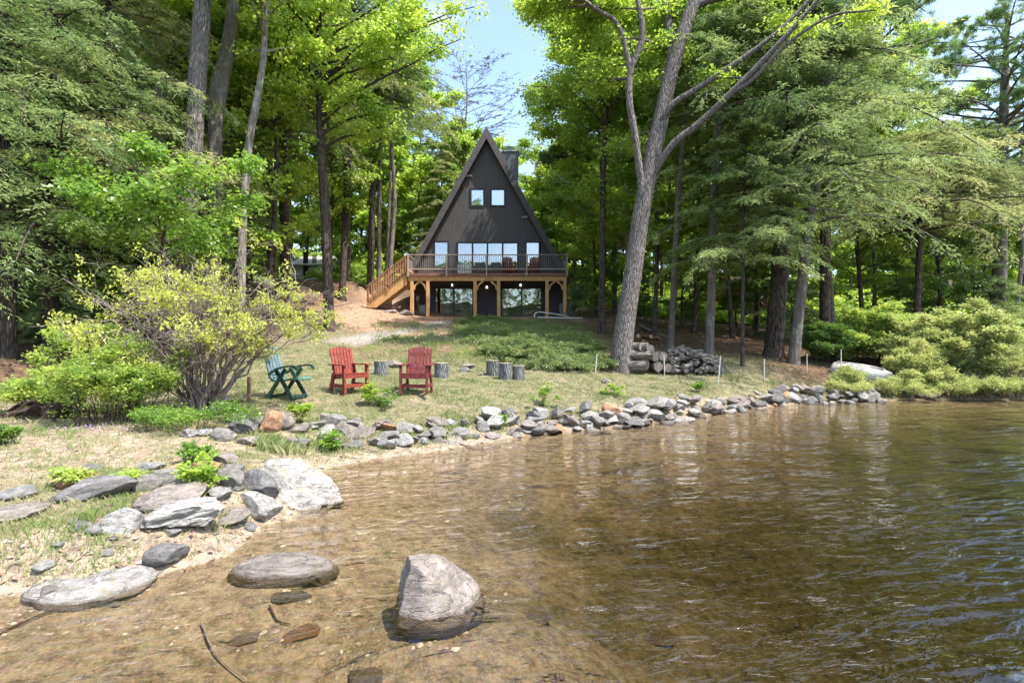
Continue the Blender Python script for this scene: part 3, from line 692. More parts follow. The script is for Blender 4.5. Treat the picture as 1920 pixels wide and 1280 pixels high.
def pxpoly(pts, Y, base):
    """trunk line given as (px, py[, dY]) points, relative to base"""
    return [np.array((0, 0, -.25))]+[P(p[0], p[1], Y+(p[2] if len(p) > 2 else 0))-base for p in pts]

# --- library for the woods
LIB = {
 'mapleA': make_tree('maple', 11, 17, .17, z0=3.5, R_=3.4, nb=26, mat='leaf_maple', dens=.9, size=1.15),
 'mapleB': make_tree('maple', 12, 14, .13, z0=2.2, R_=3.0, nb=26, mat='leaf_green', dens=.9, size=1.1),
 'mapleC': make_tree('fine', 13, 16, .15, z0=3, R_=3.2, nb=28, mat='leaf_maple', bark='bark_pale', dens=.9, size=1.3),
 'yellow': make_tree('maple', 14, 13, .12, z0=2.5, R_=2.8, nb=22, mat='leaf_yellow', dens=.85, size=1.1),
 'deep': make_tree('maple', 15, 12, .12, z0=1.5, R_=3.2, nb=26, mat='leaf_deep', dens=.9, size=1.1),
 'hemA': make_tree('hem', 21, 19, .2, z0=2.5, R_=3.6, nb=80),
 'hemB': make_tree('hem', 22, 15, .16, z0=1.2, R_=3.0, nb=75),
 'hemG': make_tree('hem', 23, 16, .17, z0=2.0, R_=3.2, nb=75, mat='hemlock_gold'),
 'hemS': make_tree('hem', 24, 6, .06, z0=.3, R_=1.9, nb=48, dens=.9),
 'pineA': make_tree('pine', 31, 21, .26, z0=8, R_=3.6, nb=40),
 'poleA': make_tree('hem', 41, 18, .15, z0=9, R_=2.4, nb=40, bark='bark_smooth'),
 'backA': make_tree('maple', 51, 15, .12, z0=.8, R_=3.6, nb=34, mat='leaf_yellow', bark='bark_smooth', dens=.9, size=1.7),
 'backB': make_tree('maple', 52, 13, .12, z0=.6, R_=3.4, nb=34, mat='leaf_maple', bark='bark_smooth', dens=.9, size=1.7),
 'fillA': make_tree('maple', 53, 18, .12, z0=2.5, R_=3.1, nb=38, mat='leaf_maple', bark='bark_dark', dens=.85, size=1.0),
 'fillB': make_tree('maple', 54, 17, .12, z0=2.5, R_=3.1, nb=38, mat='leaf_yellow', bark='bark_dark', dens=.8, size=1.0),
 'poleB': make_tree('maple', 42, 17, .12, z0=8.5, R_=2.4, nb=16, mat='leaf_green', bark='bark_smooth', dens=.8, size=1.2),
}
rt = random.Random(3)
def wood(kind, px, Y, label, group, name, s=1., rz=None):
    if 528 < px < 612 and Y < 42:
        if group: return None
        px += 45 if px > 570 else -55
    return put_tree(name, LIB[kind], at(px, Y), label, 'tree', group, rt.random()*6.28 if rz is None else rz, s)
# --- individual trees read off the photograph
def single(name, kind, seed, Y, pts, rad, label, base_px, **k):
    b = at(base_px, Y); bo = k.pop('to', None)
    if bo: k['boughs'] = [P(*q)-b for q in bo]
    g = make_tree(kind, seed, 0, 0, poly=pxpoly(pts, Y, b), rad=rad, **k); return put_tree(name, g, b, label)
# left side
single('oak_tree', 'maple', 101, 17, [(352, 420), (364, 250), (372, 120), (380, 0), (386, -160), (392, -320)], [.28, .27, .26, .25, .22, .05],
       'tall dark furrowed trunk straightest and thickest in the left woods, above the azalea', 338, z0=11.0, R_=3.0, nb=10, mat='leaf_yellow', bark='bark_oak', dens=.8)
single('beech_tree', 'maple', 102, 19, [(404, 400), (404, 250), (409, 175), (428, 90), (438, 0), (444, -140), (452, -260)], [.23, .23, .23, .30, .23, .2, .16, .03],
       'smooth grey trunk with a swollen burl bend, just right of the thickest left trunk', 398, z0=11.2, R_=3.0, nb=12, mat='leaf_maple', bark='bark_smooth', dens=.8)
single('maple_tree', 'maple', 103, 21, [(292, 420), (300, 250), (306, 100), (312, -50), (318, -240)], [.33, .32, .3, .28, .22, .05],
       'thick mottled grey trunk left of the dark furrowed trunk, wrapped in green leaves', 288, z0=9.5, R_=3.4, nb=24, mat='leaf_green', bark='bark_pale')
single('birch_tree', 'maple', 104, 18.5, [(455, 420), (462, 330), (468, 260), (483, 180), (493, 120), (500, 20), (520, -120)], [.15, .14, .13, .13, .12, .11, .09, .02],
       'slender pale leaning trunk rising from behind the azalea, left of the dirt slope', 450, z0=9.5, R_=2.4, nb=14, mat='leaf_yellow', bark='bark_pale', dens=.8)
single('pine_tree', 'hem', 105, 30.5, [(648, 400), (656, 260), (660, 140), (660, 0), (662, -120)], [.2, .18, .17, .14, .1, .03],
       'tall dark straight trunk with high needled crown left of the deck staircase', 641, z0=13.2, R_=5.2, nb=54, bark='bark_dark', dens=1.2, size=1.3)
single('pine_tree', 'hem', 106, 33, [(697, 420), (699, 300), (700, 180), (702, 40)], [.22, .2, .18, .12, .04],
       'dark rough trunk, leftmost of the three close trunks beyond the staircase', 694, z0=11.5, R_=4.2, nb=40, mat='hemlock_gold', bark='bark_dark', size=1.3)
single('pine_tree', 'fine', 107, 33.5, [(711, 420), (712, 320), (714, 200), (716, 60)], [.15, .14, .13, .09, .03],
       'pinkish grey trunk, middle of the three close trunks beyond the staircase', 710, z0=12, R_=2.6, nb=14, mat='leaf_maple', bark='bark_smooth', size=1.3)
single('pine_tree', 'fine', 108, 34, [(728, 420), (732, 330), (734, 220), (738, 100)], [.11, .1, .09, .07, .02],
       'thinnest leaning trunk, rightmost of the three close trunks beyond the staircase', 723, z0=12, R_=2.4, nb=12, mat='leaf_green', bark='bark_smooth', size=1.3)
single('hemlock_tree', 'hem', 109, 27.5, [(534, 440), (530, 300), (528, 150), (526, 0), (524, -120)], [.27, .25, .22, .18, .12, .03],
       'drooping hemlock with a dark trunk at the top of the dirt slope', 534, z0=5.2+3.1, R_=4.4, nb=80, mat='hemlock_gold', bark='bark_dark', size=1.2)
single('hemlock_tree', 'hem', 110, 26, [(508, 440), (504, 300), (500, 150), (498, 0)], [.2, .19, .17, .13, .03],
       'hemlock with leaning dark trunk between the pale slender trunk and the slope hemlock', 510, z0=8, R_=3.4, nb=60, bark='bark_dark', size=1.1)
single('hemlock_tree', 'hem', 111, 15.5, [(92, 400), (90, 250), (92, 100), (94, -60), (96, -220)], [.2, .19, .17, .15, .12, .03],
       'large dark hemlock with sweeping branches over the far left bank', 96, z0=3.0, R_=4.2, nb=100, bark='bark_dark', size=1.0)
single('hemlock_tree', 'hem', 112, 17, [(196, 420), (200, 250), (204, 100), (208, -80), (210, -200)], [.16, .15, .14, .12, .1, .03],
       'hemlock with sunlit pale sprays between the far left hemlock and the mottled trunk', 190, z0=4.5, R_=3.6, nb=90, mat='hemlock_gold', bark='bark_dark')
single('hemlock_tree', 'hem', 113, 14.5, [(14, 400), (10, 250), (6, 100), (2, -60), (0, -200)], [.18, .17, .16, .14, .1, .03],
       'dark hemlock cut by the left edge of the photograph', 16, z0=2.2, R_=3.8, nb=90, bark='bark_dark')
put_tree('maple_sapling', make_tree('maple', 120, 0, 0, poly=[(0, 0, -.2), (.1, .1, 2), (.3, 0, 3.6), (.8, -.3, 4.8), (1.6, -.6, 5.6)], rad=[.06, .05, .04, .03, .01], z0=2.9, R_=2.1, nb=15, mat='leaf_green', bark='bark_dark', size=.85, dens=.75), at(285, 14.5), 'bright green maple sapling spreading above the back of the azalea')
put_tree('maple_sapling', make_tree('maple', 121, 0, 0, poly=[(0, 0, -.2), (.0, .1, 1.3), (.1, 0, 2.6), (.2, -.2, 3.9)], rad=[.05, .04, .03, .01], z0=1.0, R_=1.7, nb=14, mat='leaf_green', bark='bark_dark', size=.9), at(235, 17.5), 'deep green young maple low beside the mossy left bank')
for i, (px, Y, s, lab) in enumerate([(45, 17, .55, 'low dark hemlock sapling nearest the left edge'), (130, 16, .6, 'low hemlock sapling just left of the twin thin trunks'), (250, 18.5, .45, 'small hemlock sapling behind the lime green shrub'), (95, 18.5, .75, 'taller hemlock sapling behind the low ones on the left bank'), (190, 21, .8, 'hemlock sapling under the mottled maple trunk')]):
    wood('hemS', px, Y, lab, None, 'hemlock_sapling', s)
# foliage that crosses the sky top centre
single('maple_tree', 'maple', 114, 22, [(612, 440), (604, 300), (598, 150), (600, 0), (610, -160)], [.2, .19, .17, .14, .1, .03],
       'yellow-green maple filling the top of the picture left of the sky gap', 618, z0=9.5, R_=4.6, nb=38, mat='leaf_yellow', bark='bark_dark', size=.9, to=[(760, 40, 21), (800, 15, 21), (850, 30, 20.5), (890, 10, 20.5), (865, 75, 20), (740, 110, 21.5), (770, 200, 22), (735, 240, 22), (690, 180, 21), (560, 90, 20), (520, 150, 20)])
# right side: the great leaning tree by the log pile
def great_tree():
    rng = np.random.default_rng(77); Y = 18.0; b = at(1166, Y)
    def L(pts, rad, seg=16, n=12, flare=1.):
        v, f, c, r = trunk_geo([P(p[0], p[1], Y+(p[2] if len(p) > 2 else 0))-b for p in pts], rad, rng, n=n, seg=seg, flare=flare, wob=.03); return (v, f), c
    parts = []
    main, c0 = L([(1163, 712), (1168, 640), (1180, 560), (1192, 480), (1203, 400), (1220, 310), (1238, 230), (1258, 140), (1285, 50), (1325, -60), (1350, -200)], [.40, .35, .31, .30, .29, .29, .26, .24, .22, .18, .08], 30, 20, 1.2)
    parts.append(main)
    defs = [
     ([(1207, 400, -.1), (1199, 320, -.2), (1190, 250, -.3), (1180, 190, -.3), (1183, 130, -.3), (1205, 70, -.4), (1195, 0, -.5), (1170, -90, -.6)], [.12, .12, .115, .11, .105, .10, .08, .03]),
     ([(1222, 330, -.1), (1262, 270, -.5), (1310, 232, -.8), (1370, 175, -1.2), (1425, 120, -1.6), (1490, 50, -2), (1560, -30, -2.4)], [.12, .11, .10, .095, .085, .07, .03]),
     ([(1236, 235, -.1), (1262, 195, -.4), (1310, 165, -.6), (1370, 125, -.9), (1440, 75, -1.2), (1500, 20, -1.4), (1560, -50, -1.7)], [.11, .10, .095, .085, .07, .06, .02]),
     ([(1250, 160, 0), (1258, 90, .3), (1250, 20, .5), (1240, -80, .7)], [.15, .14, .13, .05]),
     ([(1300, 10, 0), (1330, 0, 0), (1400, -20, -.3), (1500, -90, -.6)], [.18, .13, .1, .04]),
     ([(1184, 140, -.3), (1160, 50, -.3), (1120, 20, -.5), (1080, -10, -.8), (1020, -50, -1)], [.10, .08, .07, .05, .02]),
     ([(1370, 175, -1.2), (1410, 150, -1.5), (1480, 80, -1.9), (1560, 30, -2.3), (1640, 20, -2.6)], [.07, .06, .05, .04, .02]),
    ]
    ends = []
    for pts, rad in defs:
        g, c = L(pts, rad, 18, 9); parts.append(g); ends.append(c)
    # leafy boughs on the upper limbs
    P0, P2, LL = [], [], []
    for c, n in zip([c0]+ends, (4, 12, 2, 2, 8, 4, 16, 1)):
        for i in range(n):
            f = .55+.45*rng.random(); p = c[int(f*(len(c)-1))]; a = rng.uniform(.3, 2.84); l = 1.2+1.5*rng.random()
            P0.append(p); P2.append(p+np.array((math.cos(a)*l, math.sin(a)*l, .5*l*rng.random()))); LL.append(l)
    P0 = np.array(P0); P2 = np.array(P2); LL = np.array(LL); P1 = (P0+P2)/2+np.array((0, 0, .15))
    B = (P0, P1, P2); S, SL = subbranch(B, LL, rng, 2); A = cat3(B, S)
    V, F, T, tw = foliage(A, 'fine', rng, .8, 1.0)
    parts += [limb_tubes(B, .012+.015*LL, 5), limb_tubes(S, .006+.008*SL, 4, 4)]
    put_tree('leaning_oak_tree', (raw_mesh('trunk', *merge(parts), M['bark_oak'], smooth=True), raw_mesh('crown', V, F, M['leaf_maple'], tint=T)), b,
             'massive leaning oak with furrowed grey trunk and forked limbs beside the log pile')
great_tree()
single('maple_tree', 'fine', 130, 27, [(1176, 400), (1172, 330), (1169, 260), (1174, 150), (1180, 30)], [.11, .1, .09, .08, .06, .02],
       'thin white birch trunk among light green leaves left of the leaning oak', 1182, z0=3.6, R_=4.4, nb=50, mat='leaf_maple', bark='bark_birch', dens=1.1, size=1.25)
single('maple_tree', 'fine', 131, 24, [(1130, 400), (1132, 300), (1138, 180), (1146, 60), (1152, -60)], [.14, .13, .12, .1, .07, .02],
       'light green maple leaning over the sky gap right of the cabin', 1128, z0=9.0, R_=3.9, nb=44, mat='leaf_maple', bark='bark_dark', dens=1.0, size=1.0)
single('slender_tree', 'fine', 132, 22, [(1262, 560), (1270, 400), (1280, 280), (1288, 150), (1294, 0), (1300, -120)], [.13, .12, .115, .11, .10, .08, .03],
       'smooth slender grey trunk directly behind the log pile', 1256, z0=9.0, R_=3.2, nb=26, mat='leaf_green', bark='bark_smooth', size=1.1)
single('slender_tree', 'hem', 133, 20, [(1333, 560), (1338, 400), (1344, 250), (1350, 100), (1354, -60)], [.17, .155, .15, .14, .12, .04],
       'straight bluish grey trunk at the right end of the log pile', 1328, z0=8.5, R_=3.4, nb=40, mat='hemlock', bark='bark_smooth', size=1.0)
single('hemlock_tree', 'hem', 134, 21, [(1458, 560), (1470, 420), (1482, 250), (1494, 80), (1502, -100), (1506, -220)], [.36, .32, .30, .27, .22, .15, .05],
       'broad dark hemlock trunk, thickest on the right bank, left of a thinner leaning one', 1449, z0=5.6, R_=5.0, nb=110, mat='hemlock', bark='bark_dark', dens=1.15, size=1.15)
single('hemlock_tree', 'hem', 135, 20, [(1498, 580), (1512, 460), (1530, 330), (1550, 180), (1560, 50)], [.20, .19, .17, .14, .1, .03],
       'leaning smooth trunk just right of the broad dark hemlock trunk', 1486, z0=5.0, R_=4.0, nb=70, mat='hemlock', bark='bark_smooth', size=1.1)
single('pine_tree', 'pine', 136, 24, [(1547, 560), (1548, 400), (1550, 200), (1556, 30), (1560, -120)], [.23, .22, .2, .17, .14, .05],
       'white pine with long reaching boughs against the upper right sky', 1547, z0=9.5, R_=5.6, nb=46, bark='bark_dark', dens=1.4, size=1.3)
single('hemlock_tree', 'hem', 137, 25, [(1720, 560), (1724, 450), (1730, 330), (1738, 230)], [.16, .14, .12, .08, .02],
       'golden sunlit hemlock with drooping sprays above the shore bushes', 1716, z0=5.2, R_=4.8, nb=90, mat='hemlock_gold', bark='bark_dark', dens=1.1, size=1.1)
single('pine_tree', 'pine', 138, 27, [(1872, 560), (1876, 450), (1880, 300), (1884, 150), (1888, 30)], [.33, .31, .28, .24, .18, .05],
       'bluish grey pine trunk standing behind the right hand shore bushes', 1869, z0=7.5, R_=4.6, nb=60, bark='bark_smooth', dens=1.3, size=1.3)
single('hemlock_tree', 'hem', 139, 19, [(1392, 560), (1394, 450), (1396, 330), (1398, 200)], [.07, .06, .05, .04, .02],
       'understory hemlock with pale sprays between the log pile trunk and broad trunk', 1392, z0=3.6, R_=2.4, nb=60, mat='hemlock', bark='bark_dark')
put_tree('bare_tree', make_tree('sparse', 140, 17, .16, z0=6, R_=4.2, nb=46, bark='bark_smooth', bare=True, z1=16.5), at(888, 45)+np.array((0, 0, 2.5)), 'leafless grey tree against the sky above the cabin roof')
wood('hemG', 820, 42, 'narrow sunlit evergreen directly left of the cabin roof', None, 'evergreen_tree', .78)
wood('hemB', 940, 46, 'dark evergreen tip showing behind the chimney', None, 'evergreen_tree', .95)
single('pine_tree', 'pine', 141, 30, [(1110, 380), (1100, 330), (1075, 300), (1040, 280)], [.08, .07, .05, .03],
       'thin pine reaching a tufted bough into the sky gap right of the chimney', 1118, z0=8.8, R_=1.7, nb=9, bark='bark_dark', dens=1.2, size=1.3)
# --- the woods beyond
gL = 'trees of the deep woods left of the cabin'; gC = 'trees behind the cabin'; gR = 'trees of the deep woods right of the cabin'
lab = {'backA': 'sunny yellow-green tree leafy to the ground deep in the woods %s', 'backB': 'sunny light green tree leafy to the ground deep in the woods %s',
 'mapleA': 'yellow-green maple deep in the woods %s', 'mapleB': 'bright green maple deep in the woods %s', 'mapleC': 'pale-barked light green tree deep in the woods %s', 'yellow': 'young yellow-leaved maple deep in the woods %s', 'deep': 'low deep green tree deep in the woods %s',
 'hemA': 'tall dark hemlock deep in the woods %s', 'hemB': 'dark bushy hemlock deep in the woods %s', 'hemG': 'golden green hemlock deep in the woods %s', 'hemS': 'small hemlock deep in the woods %s', 'pineA': 'tall white pine deep in the woods %s', 'poleA': 'bare-stemmed conifer with a high crown deep in the woods %s', 'poleB': 'bare-stemmed tree with a high green crown deep in the woods %s'}
nm = {'backA': 'maple_tree', 'backB': 'maple_tree', 'mapleA': 'maple_tree', 'mapleB': 'maple_tree', 'mapleC': 'birch_tree', 'yellow': 'maple_tree', 'deep': 'maple_tree', 'hemA': 'hemlock_tree', 'hemB': 'hemlock_tree', 'hemG': 'hemlock_tree', 'hemS': 'hemlock_sapling', 'pineA': 'pine_tree', 'poleA': 'pole_tree', 'poleB': 'pole_tree'}
def row(pxs, Y, kinds, where, grp, js=25, jy=2.0, smin=.85, smax=1.15):
    for i, px in enumerate(pxs):
        k = kinds[i % len(kinds)]; wood(k, px+rt.uniform(-js, js), Y+rt.uniform(-jy, jy), lab[k] % where, grp, nm[k], rt.uniform(smin, smax))
row(range(-60, 640, 120), 24.5, ['hemA', 'mapleC', 'poleB', 'mapleA', 'hemG', 'poleB'], 'left of the cabin', gL)
row(range(-30, 760, 105), 30, ['mapleC', 'poleB', 'hemG', 'poleA'], 'left of the cabin', gL)
row(range(0, 700, 110), 36, ['poleB', 'poleA'], 'left of the cabin', gL)
row(range(-40, 860, 52), 46, ['backA', 'backB', 'backA', 'mapleC'], 'left of the cabin', gL, smin=.9)
row(range(780, 1080, 50), 52, ['backB', 'backA', 'mapleC', 'hemG'], 'behind the cabin', gC, smin=.6, smax=.75)
row(range(770, 1100, 50), 64, ['backA', 'backB'], 'behind the cabin', gC, smin=.6, smax=.75)
row(range(1070, 1340, 90), 38, ['mapleC', 'poleB', 'mapleA'], 'right of the cabin', gR, smin=.8, smax=1)
row(range(1160, 2000, 120), 33, ['poleA', 'poleB', 'mapleC'], 'right of the cabin', gR)
row(range(1100, 2050, 62), 44, ['backB', 'backA', 'backB', 'poleA'], 'right of the cabin', gR)
row(range(1080, 2080, 60), 56, ['backB', 'backA', 'hemG', 'poleB'], 'right of the cabin', gR)
row(range(-40, 2040, 70), 72, ['backB', 'backA', 'mapleA'], 'far beyond the cabin', 'farthest trees of the woods', smin=1.0, smax=1.3)
row(range(1400, 1960, 90), 27.5, ['deep', 'hemS', 'poleA', 'hemS'], 'right of the cabin', gR, smin=.7, smax=.9)
row(range(1080, 1400, 60), 30, ['hemS', 'deep'], 'right of the cabin', gR, smin=.35, smax=.5)
row(range(-40, 480, 90), 22, ['hemS', 'deep', 'hemS'], 'left of the cabin', gL, smin=.4, smax=.6)
row(range(-40, 700, 70), 35, ['deep', 'hemS', 'deep'], 'left of the cabin', gL, smin=.3, smax=.45)
for k_, (kd, px_, Y_q, sc_, lb_q) in enumerate([('fillA', 250, 21.5, .95, 'light green maple behind the gap between far left hemlocks and mottled trunk'), ('fillB', 385, 22, 1.0, 'yellow-green maple directly behind the thickest left trunk'), ('fillA', 455, 24, 1.0, 'light green maple behind the pale slender trunk'), ('fillB', 500, 22.5, .95, 'yellow maple between the pale slender trunk and the slope hemlocks'), ('fillA', 575, 31, 1.05, 'light green maple at the top of the dirt slope'), ('fillB', 330, 28, 1.1, 'yellow-green maple deeper in behind the mottled trunk'), ('fillA', 150, 22, 1.0, 'light green maple behind the far left hemlock'), ('fillA', 60, 23, 1.0, 'light green maple behind the hemlock at the left edge'),
    ('fillA', 1225, 25, .95, 'light green maple close behind the leaning oak on its right'), ('fillB', 1300, 27, 1.0, 'yellow-green maple behind the two slender trunks at the log pile'), ('fillA', 1375, 26, 1.0, 'light green maple left of the broad hemlock trunk'), ('fillA', 1130, 30, .95, 'light green maple close left of the leaning oak'), ('fillB', 1620, 28, 1.0, 'yellow-green maple high behind the bright shore bush'), ('fillB', 1440, 30, 1.1, 'yellow-green maple high behind the broad hemlock trunk'),
    ('backB', 1080, 37, .85, 'light green maple leafy to the ground just right of the cabin'), ('backA', 690, 43, .95, 'yellow-green maple leafy to the ground behind the three close trunks')]):
    wood(kd, px_, Y_q, lb_q, None, 'maple_tree', sc_)
def undergrowth():
    rng = np.random.default_rng(801); n = 5200
    Y = 34+48*rng.random(n)**1.2; px = rng.uniform(-80, 2020, n); x = (px-CX)/FPX*Y
    k = ~((x > -9) & (x < 6) & (Y < 47)) & ~((px > 525) & (px < 620) & (Y < 50)); x, Y = x[k], Y[k]; n = len(x); z = ground_z(x, Y)+2.6*rng.random(n)**1.7*sstep(34, 46, Y)+.1
    P0 = np.stack([x, Y, z], 1); a = rng.random(n)*6.28; P2 = P0+np.stack([np.cos(a)*1.2, np.sin(a)*1.2, .2+.4*rng.random(n)], 1)
    V, F, T, tw = foliage((P0, (P0+P2)/2, P2), 'maple', rng, .45, 1.9, tlk=1.0)
    tag(nmesh('undergrowth', V, F, M['leaf_maple'], tint=T), 'sunlit green undergrowth filling the far forest floor', 'undergrowth', kind='stuff')
undergrowth()
# far wooded shore across the lake (seen in the windows and the water)
rng = np.random.default_rng(9)
th = np.linspace(-1, 1, 90); Bx = th*210; By = -200-6*np.cos(th*9)
P0 = []; P2 = []
for i in range(5200):
    x_ = rng.uniform(-260, 200); y_ = -196-rng.random()*14; h_ = rng.random()**.7*30+gz(x_, y_)*.5; P0.append((x_, y_, h_)); a = rng.random()*6.28; P2.append((x_+3*math.cos(a), y_+3*math.sin(a), h_+.6))
P0 = np.array(P0); P2 = np.array(P2); V, F, T, tw = foliage((P0, (P0+P2)/2, P2), 'maple', rng, .3, 6.0, tlk=3)
o = nmesh('far_shore_woods', V, F, M['leaf_green'], tint=T); tag(o, 'wooded far shore across the lake', 'woods', kind='stuff')
# ------------------------------------------------------------------ rocks
def rockmat(name, c1, c2, warm=0.):
    t = NT(name); v = t.coords((1, 1, 1)); oi = t.n('ShaderNodeObjectInfo')
    off = t.n('ShaderNodeVectorMath', {0: v, 1: oi.outputs['Random']}, operation='ADD').outputs[0]
    vs = t.n('ShaderNodeMapping', {'Vector': off, 'Scale': (1, 1, 2.6), 'Rotation': (.3, .5, 0)}).outputs[0]
    a = t.noise(off, 1.6, 6, .6); b = t.noise(vs, 3.5, 9, .72, .3); s = t.noise(off, 34, 4, .7)
    vein = t.ramp(t.noise(vs, 1.1, 4, .6, .8), [(.485, 0.), (.5, 1.), (.515, 0.)])
    col = t.mix(c1, c2, t.ramp(a, [(.35, 0.), (.65, 1.)]))
    col = t.mix(col, tuple(x*.42 for x in c1), t.ramp(b, [(.32, .9), (.56, 0.)]))
    col = t.mix(col, tuple(min(.85, x*1.35) for x in c2), t.ramp(s, [(.56, 0.), (.68, .75)]))
    col = t.mix(col, (.09, .08, .075), t.math('MULTIPLY', vein, .75))
    col = t.mix(col, (.20, .19, .12), t.ramp(t.noise(off, 2.6, 5, .7), [(.54, 0.), (.68, .7)]))
    hs = t.n('ShaderNodeHueSaturation', {'Color': col, 'Value': t.math('ADD', .78, t.math('MULTIPLY', oi.outputs['Random'], .40))}).outputs[0]
    g = t.n('ShaderNodeNewGeometry'); sx = t.n('ShaderNodeSeparateXYZ', {0: g.outputs['Position']})
    wet = t.ramp(t.math('ADD', sx.outputs[2], t.math('MULTIPLY', t.math('SUBTRACT', s, .5), .09)), [(.0, 1.), (.028, 0.)])
    hs = t.mix(hs, t.mix(hs, (.55, .49, .44), 1., 'MULTIPLY'), wet)
    rough = t.math('SUBTRACT', .85, t.math('MULTIPLY', wet, .5))
    crk = t.n('ShaderNodeTexVoronoi', {'Vector': vs, 'Scale': 1.3, 'Randomness': 1.}, feature='DISTANCE_TO_EDGE').outputs[0]
    h = t.math('ADD', t.math('MULTIPLY', b, 1.), t.math('ADD', t.math('MULTIPLY', s, .35), t.math('ADD', t.math('MULTIPLY', vein, -.5), t.ramp(crk, [(0, 0.), (.04, .16)]))))
    return t.pbr(hs, rough, t.bump(h, .7, .03), .25)
M['rock'] = rockmat('pale grey stone', (.20, .19, .178), (.34, .322, .30))
M['rock_pink'] = rockmat('pinkish grey stone', (.195, .168, .15), (.33, .29, .262))
M['rock_dark'] = rockmat('dark grey stone', (.12, .118, .12), (.25, .24, .235))
M['rock_rust'] = rockmat('rust stained stone', (.30, .16, .09), (.46, .28, .17))
M['rock_white'] = rockmat('whitish stone', (.27, .262, .25), (.42, .407, .385))
def rock_proto(seed, sub=4, cuts=14, rough=.05, lo=.42, cut_rng=.4, mat='rock', planes=(), ang=24):
    bm = bmesh.new(); bmesh.ops.create_icosphere(bm, subdivisions=sub, radius=1)
    V = np.array([v.co[:] for v in bm.verts]); F = np.array([[v.index for v in f.verts] for f in bm.faces]); bm.free()
    rng = np.random.default_rng(seed); cu = [(np.array(n, float), d) for n, d in planes]
    for i in range(cuts): cu.append((rng.normal(size=3)*(1, 1, .8), lo+cut_rng*rng.random()**.7))
    for n, d in cu:
        n = unit(n); e = V@n-d; V = V-np.maximum(e, 0)[:, None]*n*.985
    V[:, :2] /= np.percentile(np.abs(V[:, :2]), 99, axis=0); V[:, 2] /= np.abs(V[:, 2]).max()
    o = rng.random(3)*50
    N = unit(V); D = np.array([mn.fractal(Vector(p*2.2+o), 1.0, 2.0, 5) for p in V]); V = V+N*D[:, None]*rough
    me = raw_mesh('rock', V, F, M[mat], smooth=True)
    try: me.set_sharp_from_angle(angle=R(ang))
    except Exception: pass
    return me
RP = [rock_proto(200+i, 4, 8+i % 5, .05, .40, .42) for i in range(12)]
RPM = {}
def rock_mesh(i, mat):
    k = (i % 12, mat)
    if k not in RPM: m = RP[i % 12].copy(); m.materials.clear(); m.materials.append(M[mat]); RPM[k] = m
    return RPM[k]
def rock(name, label, px0, px1, py0, py1, Y, mat='rock', depth=None, seed=None, rz=0, tilt=(0, 0), group=None, cat='rock', sink=.3, hi=True, cuts=9, rough=.06, zc=None, lo=.45, z=None, planes=(), ang=26, hh=None):
    w = (px1-px0)/1000*Y; h = (py1-py0)/1000*Y; xc = X_((px0+px1)/2, Y); d = depth or w*.7
    # a rock seen from above shows height plus foreshortened depth
    look = (CZ-.1)/Y; hh = hh or max(.07, h-look*d*.8); zb_ = gz(xc, Y+d*.3) if z is None else z
    if mat and hi:
        me = rock_proto(seed, 5 if w > .5 and Y < 8 else 4, cuts, rough, lo, .4, mat, planes, ang)
    else: me = rock_mesh(seed, mat)
    o = link(name, me); H = hh*(1+sink)
    o.scale = (w/2*1.08, d/2*1.08, H/2*1.1); o.location = (xc, Y+d*.32, max(zb_, -.02)+hh-H/2); o.rotation_euler = (tilt[0], tilt[1], rz)
    return tag(o, label, cat, group)
rock('boulder', 'rounded pinkish boulder standing alone in the water, nearest the middle of the picture', 712, 898, 1040, 1168, 3.76, 'rock_pink', .60, 901, .1, (.0, .06), sink=.72, hh=.325, cuts=3, rough=.06, z=-.03, lo=.8, ang=60, planes=[((-1, -.1, .15), .58), ((.62, -.1, .78), .50), ((.15, -.85, .45), .74), ((-.45, -.7, .3), .74), ((-.1, .2, 1), .86), ((.8, -.5, .25), .82)])
rock('boulder', 'low smooth domed boulder barely above the water, left of the lone rounded one', 425, 612, 1034, 1092, 4.35, 'rock_pink', .42, 902, .05, sink=1.6, cuts=2, rough=.04, z=-.05, lo=.85, ang=60)
rock('boulder', 'long flat pale ledge rock at the lower left waterline', 28, 236, 1052, 1132, 3.98, 'rock', .62, 903, .1, (0, -.03), sink=1.0, cuts=5, rough=.07, z=-.035, hh=.13, lo=.6, planes=[((.1, -.25, 1), .6), ((.7, -.4, .5), .8)])
rock('boulder', 'largest pale grey boulder on the point, streaked and sloping to the water', 432, 606, 862, 965, 6.05, 'rock', .95, 904, -.2, (.0, .06), hh=.44, sink=.8, cuts=10, rough=.17, lo=.55, z=-.04, planes=[((.50, -.15, .85), .50), ((.1, -.75, .65), .5), ((-.9, -.2, .3), .72), ((.85, -.5, .4), .72)])
rock('boulder', 'dark streaked slanting slab leaning on the left side of the largest boulder', 428, 520, 893, 972, 5.85, 'rock_dark', .26, 905, -.5, (.2, .25), hh=.2, sink=.5, cuts=10)
rock('boulder', 'pale wedge rock in front of the largest boulder, touching the water', 440, 516, 938, 994, 5.6, 'rock_white', .36, 906, -.2, (0, .2), hh=.15, sink=.7)
rock('boulder', 'grey upright rock wedged between the pale wedge rock and the leafy sapling', 400, 446, 916, 970, 5.75, 'rock', .26, 907, .3, (0, .2), hh=.19)
rock('boulder', 'bright white angular boulder above the small grey one', 250, 386, 986, 1054, 4.75, 'rock_white', .5, 908, .2, (.1, -.1), cuts=12, rough=.15)
rock('rock', 'grey rock tucked under the bright white angular boulder', 264, 340, 1036, 1084, 4.42, 'rock_dark', .25, 909, .2)
rock('rock', 'pale rounded rock left of the bright white angular boulder', 188, 252, 1014, 1068, 4.6, 'rock_white', .26, 910, .1)
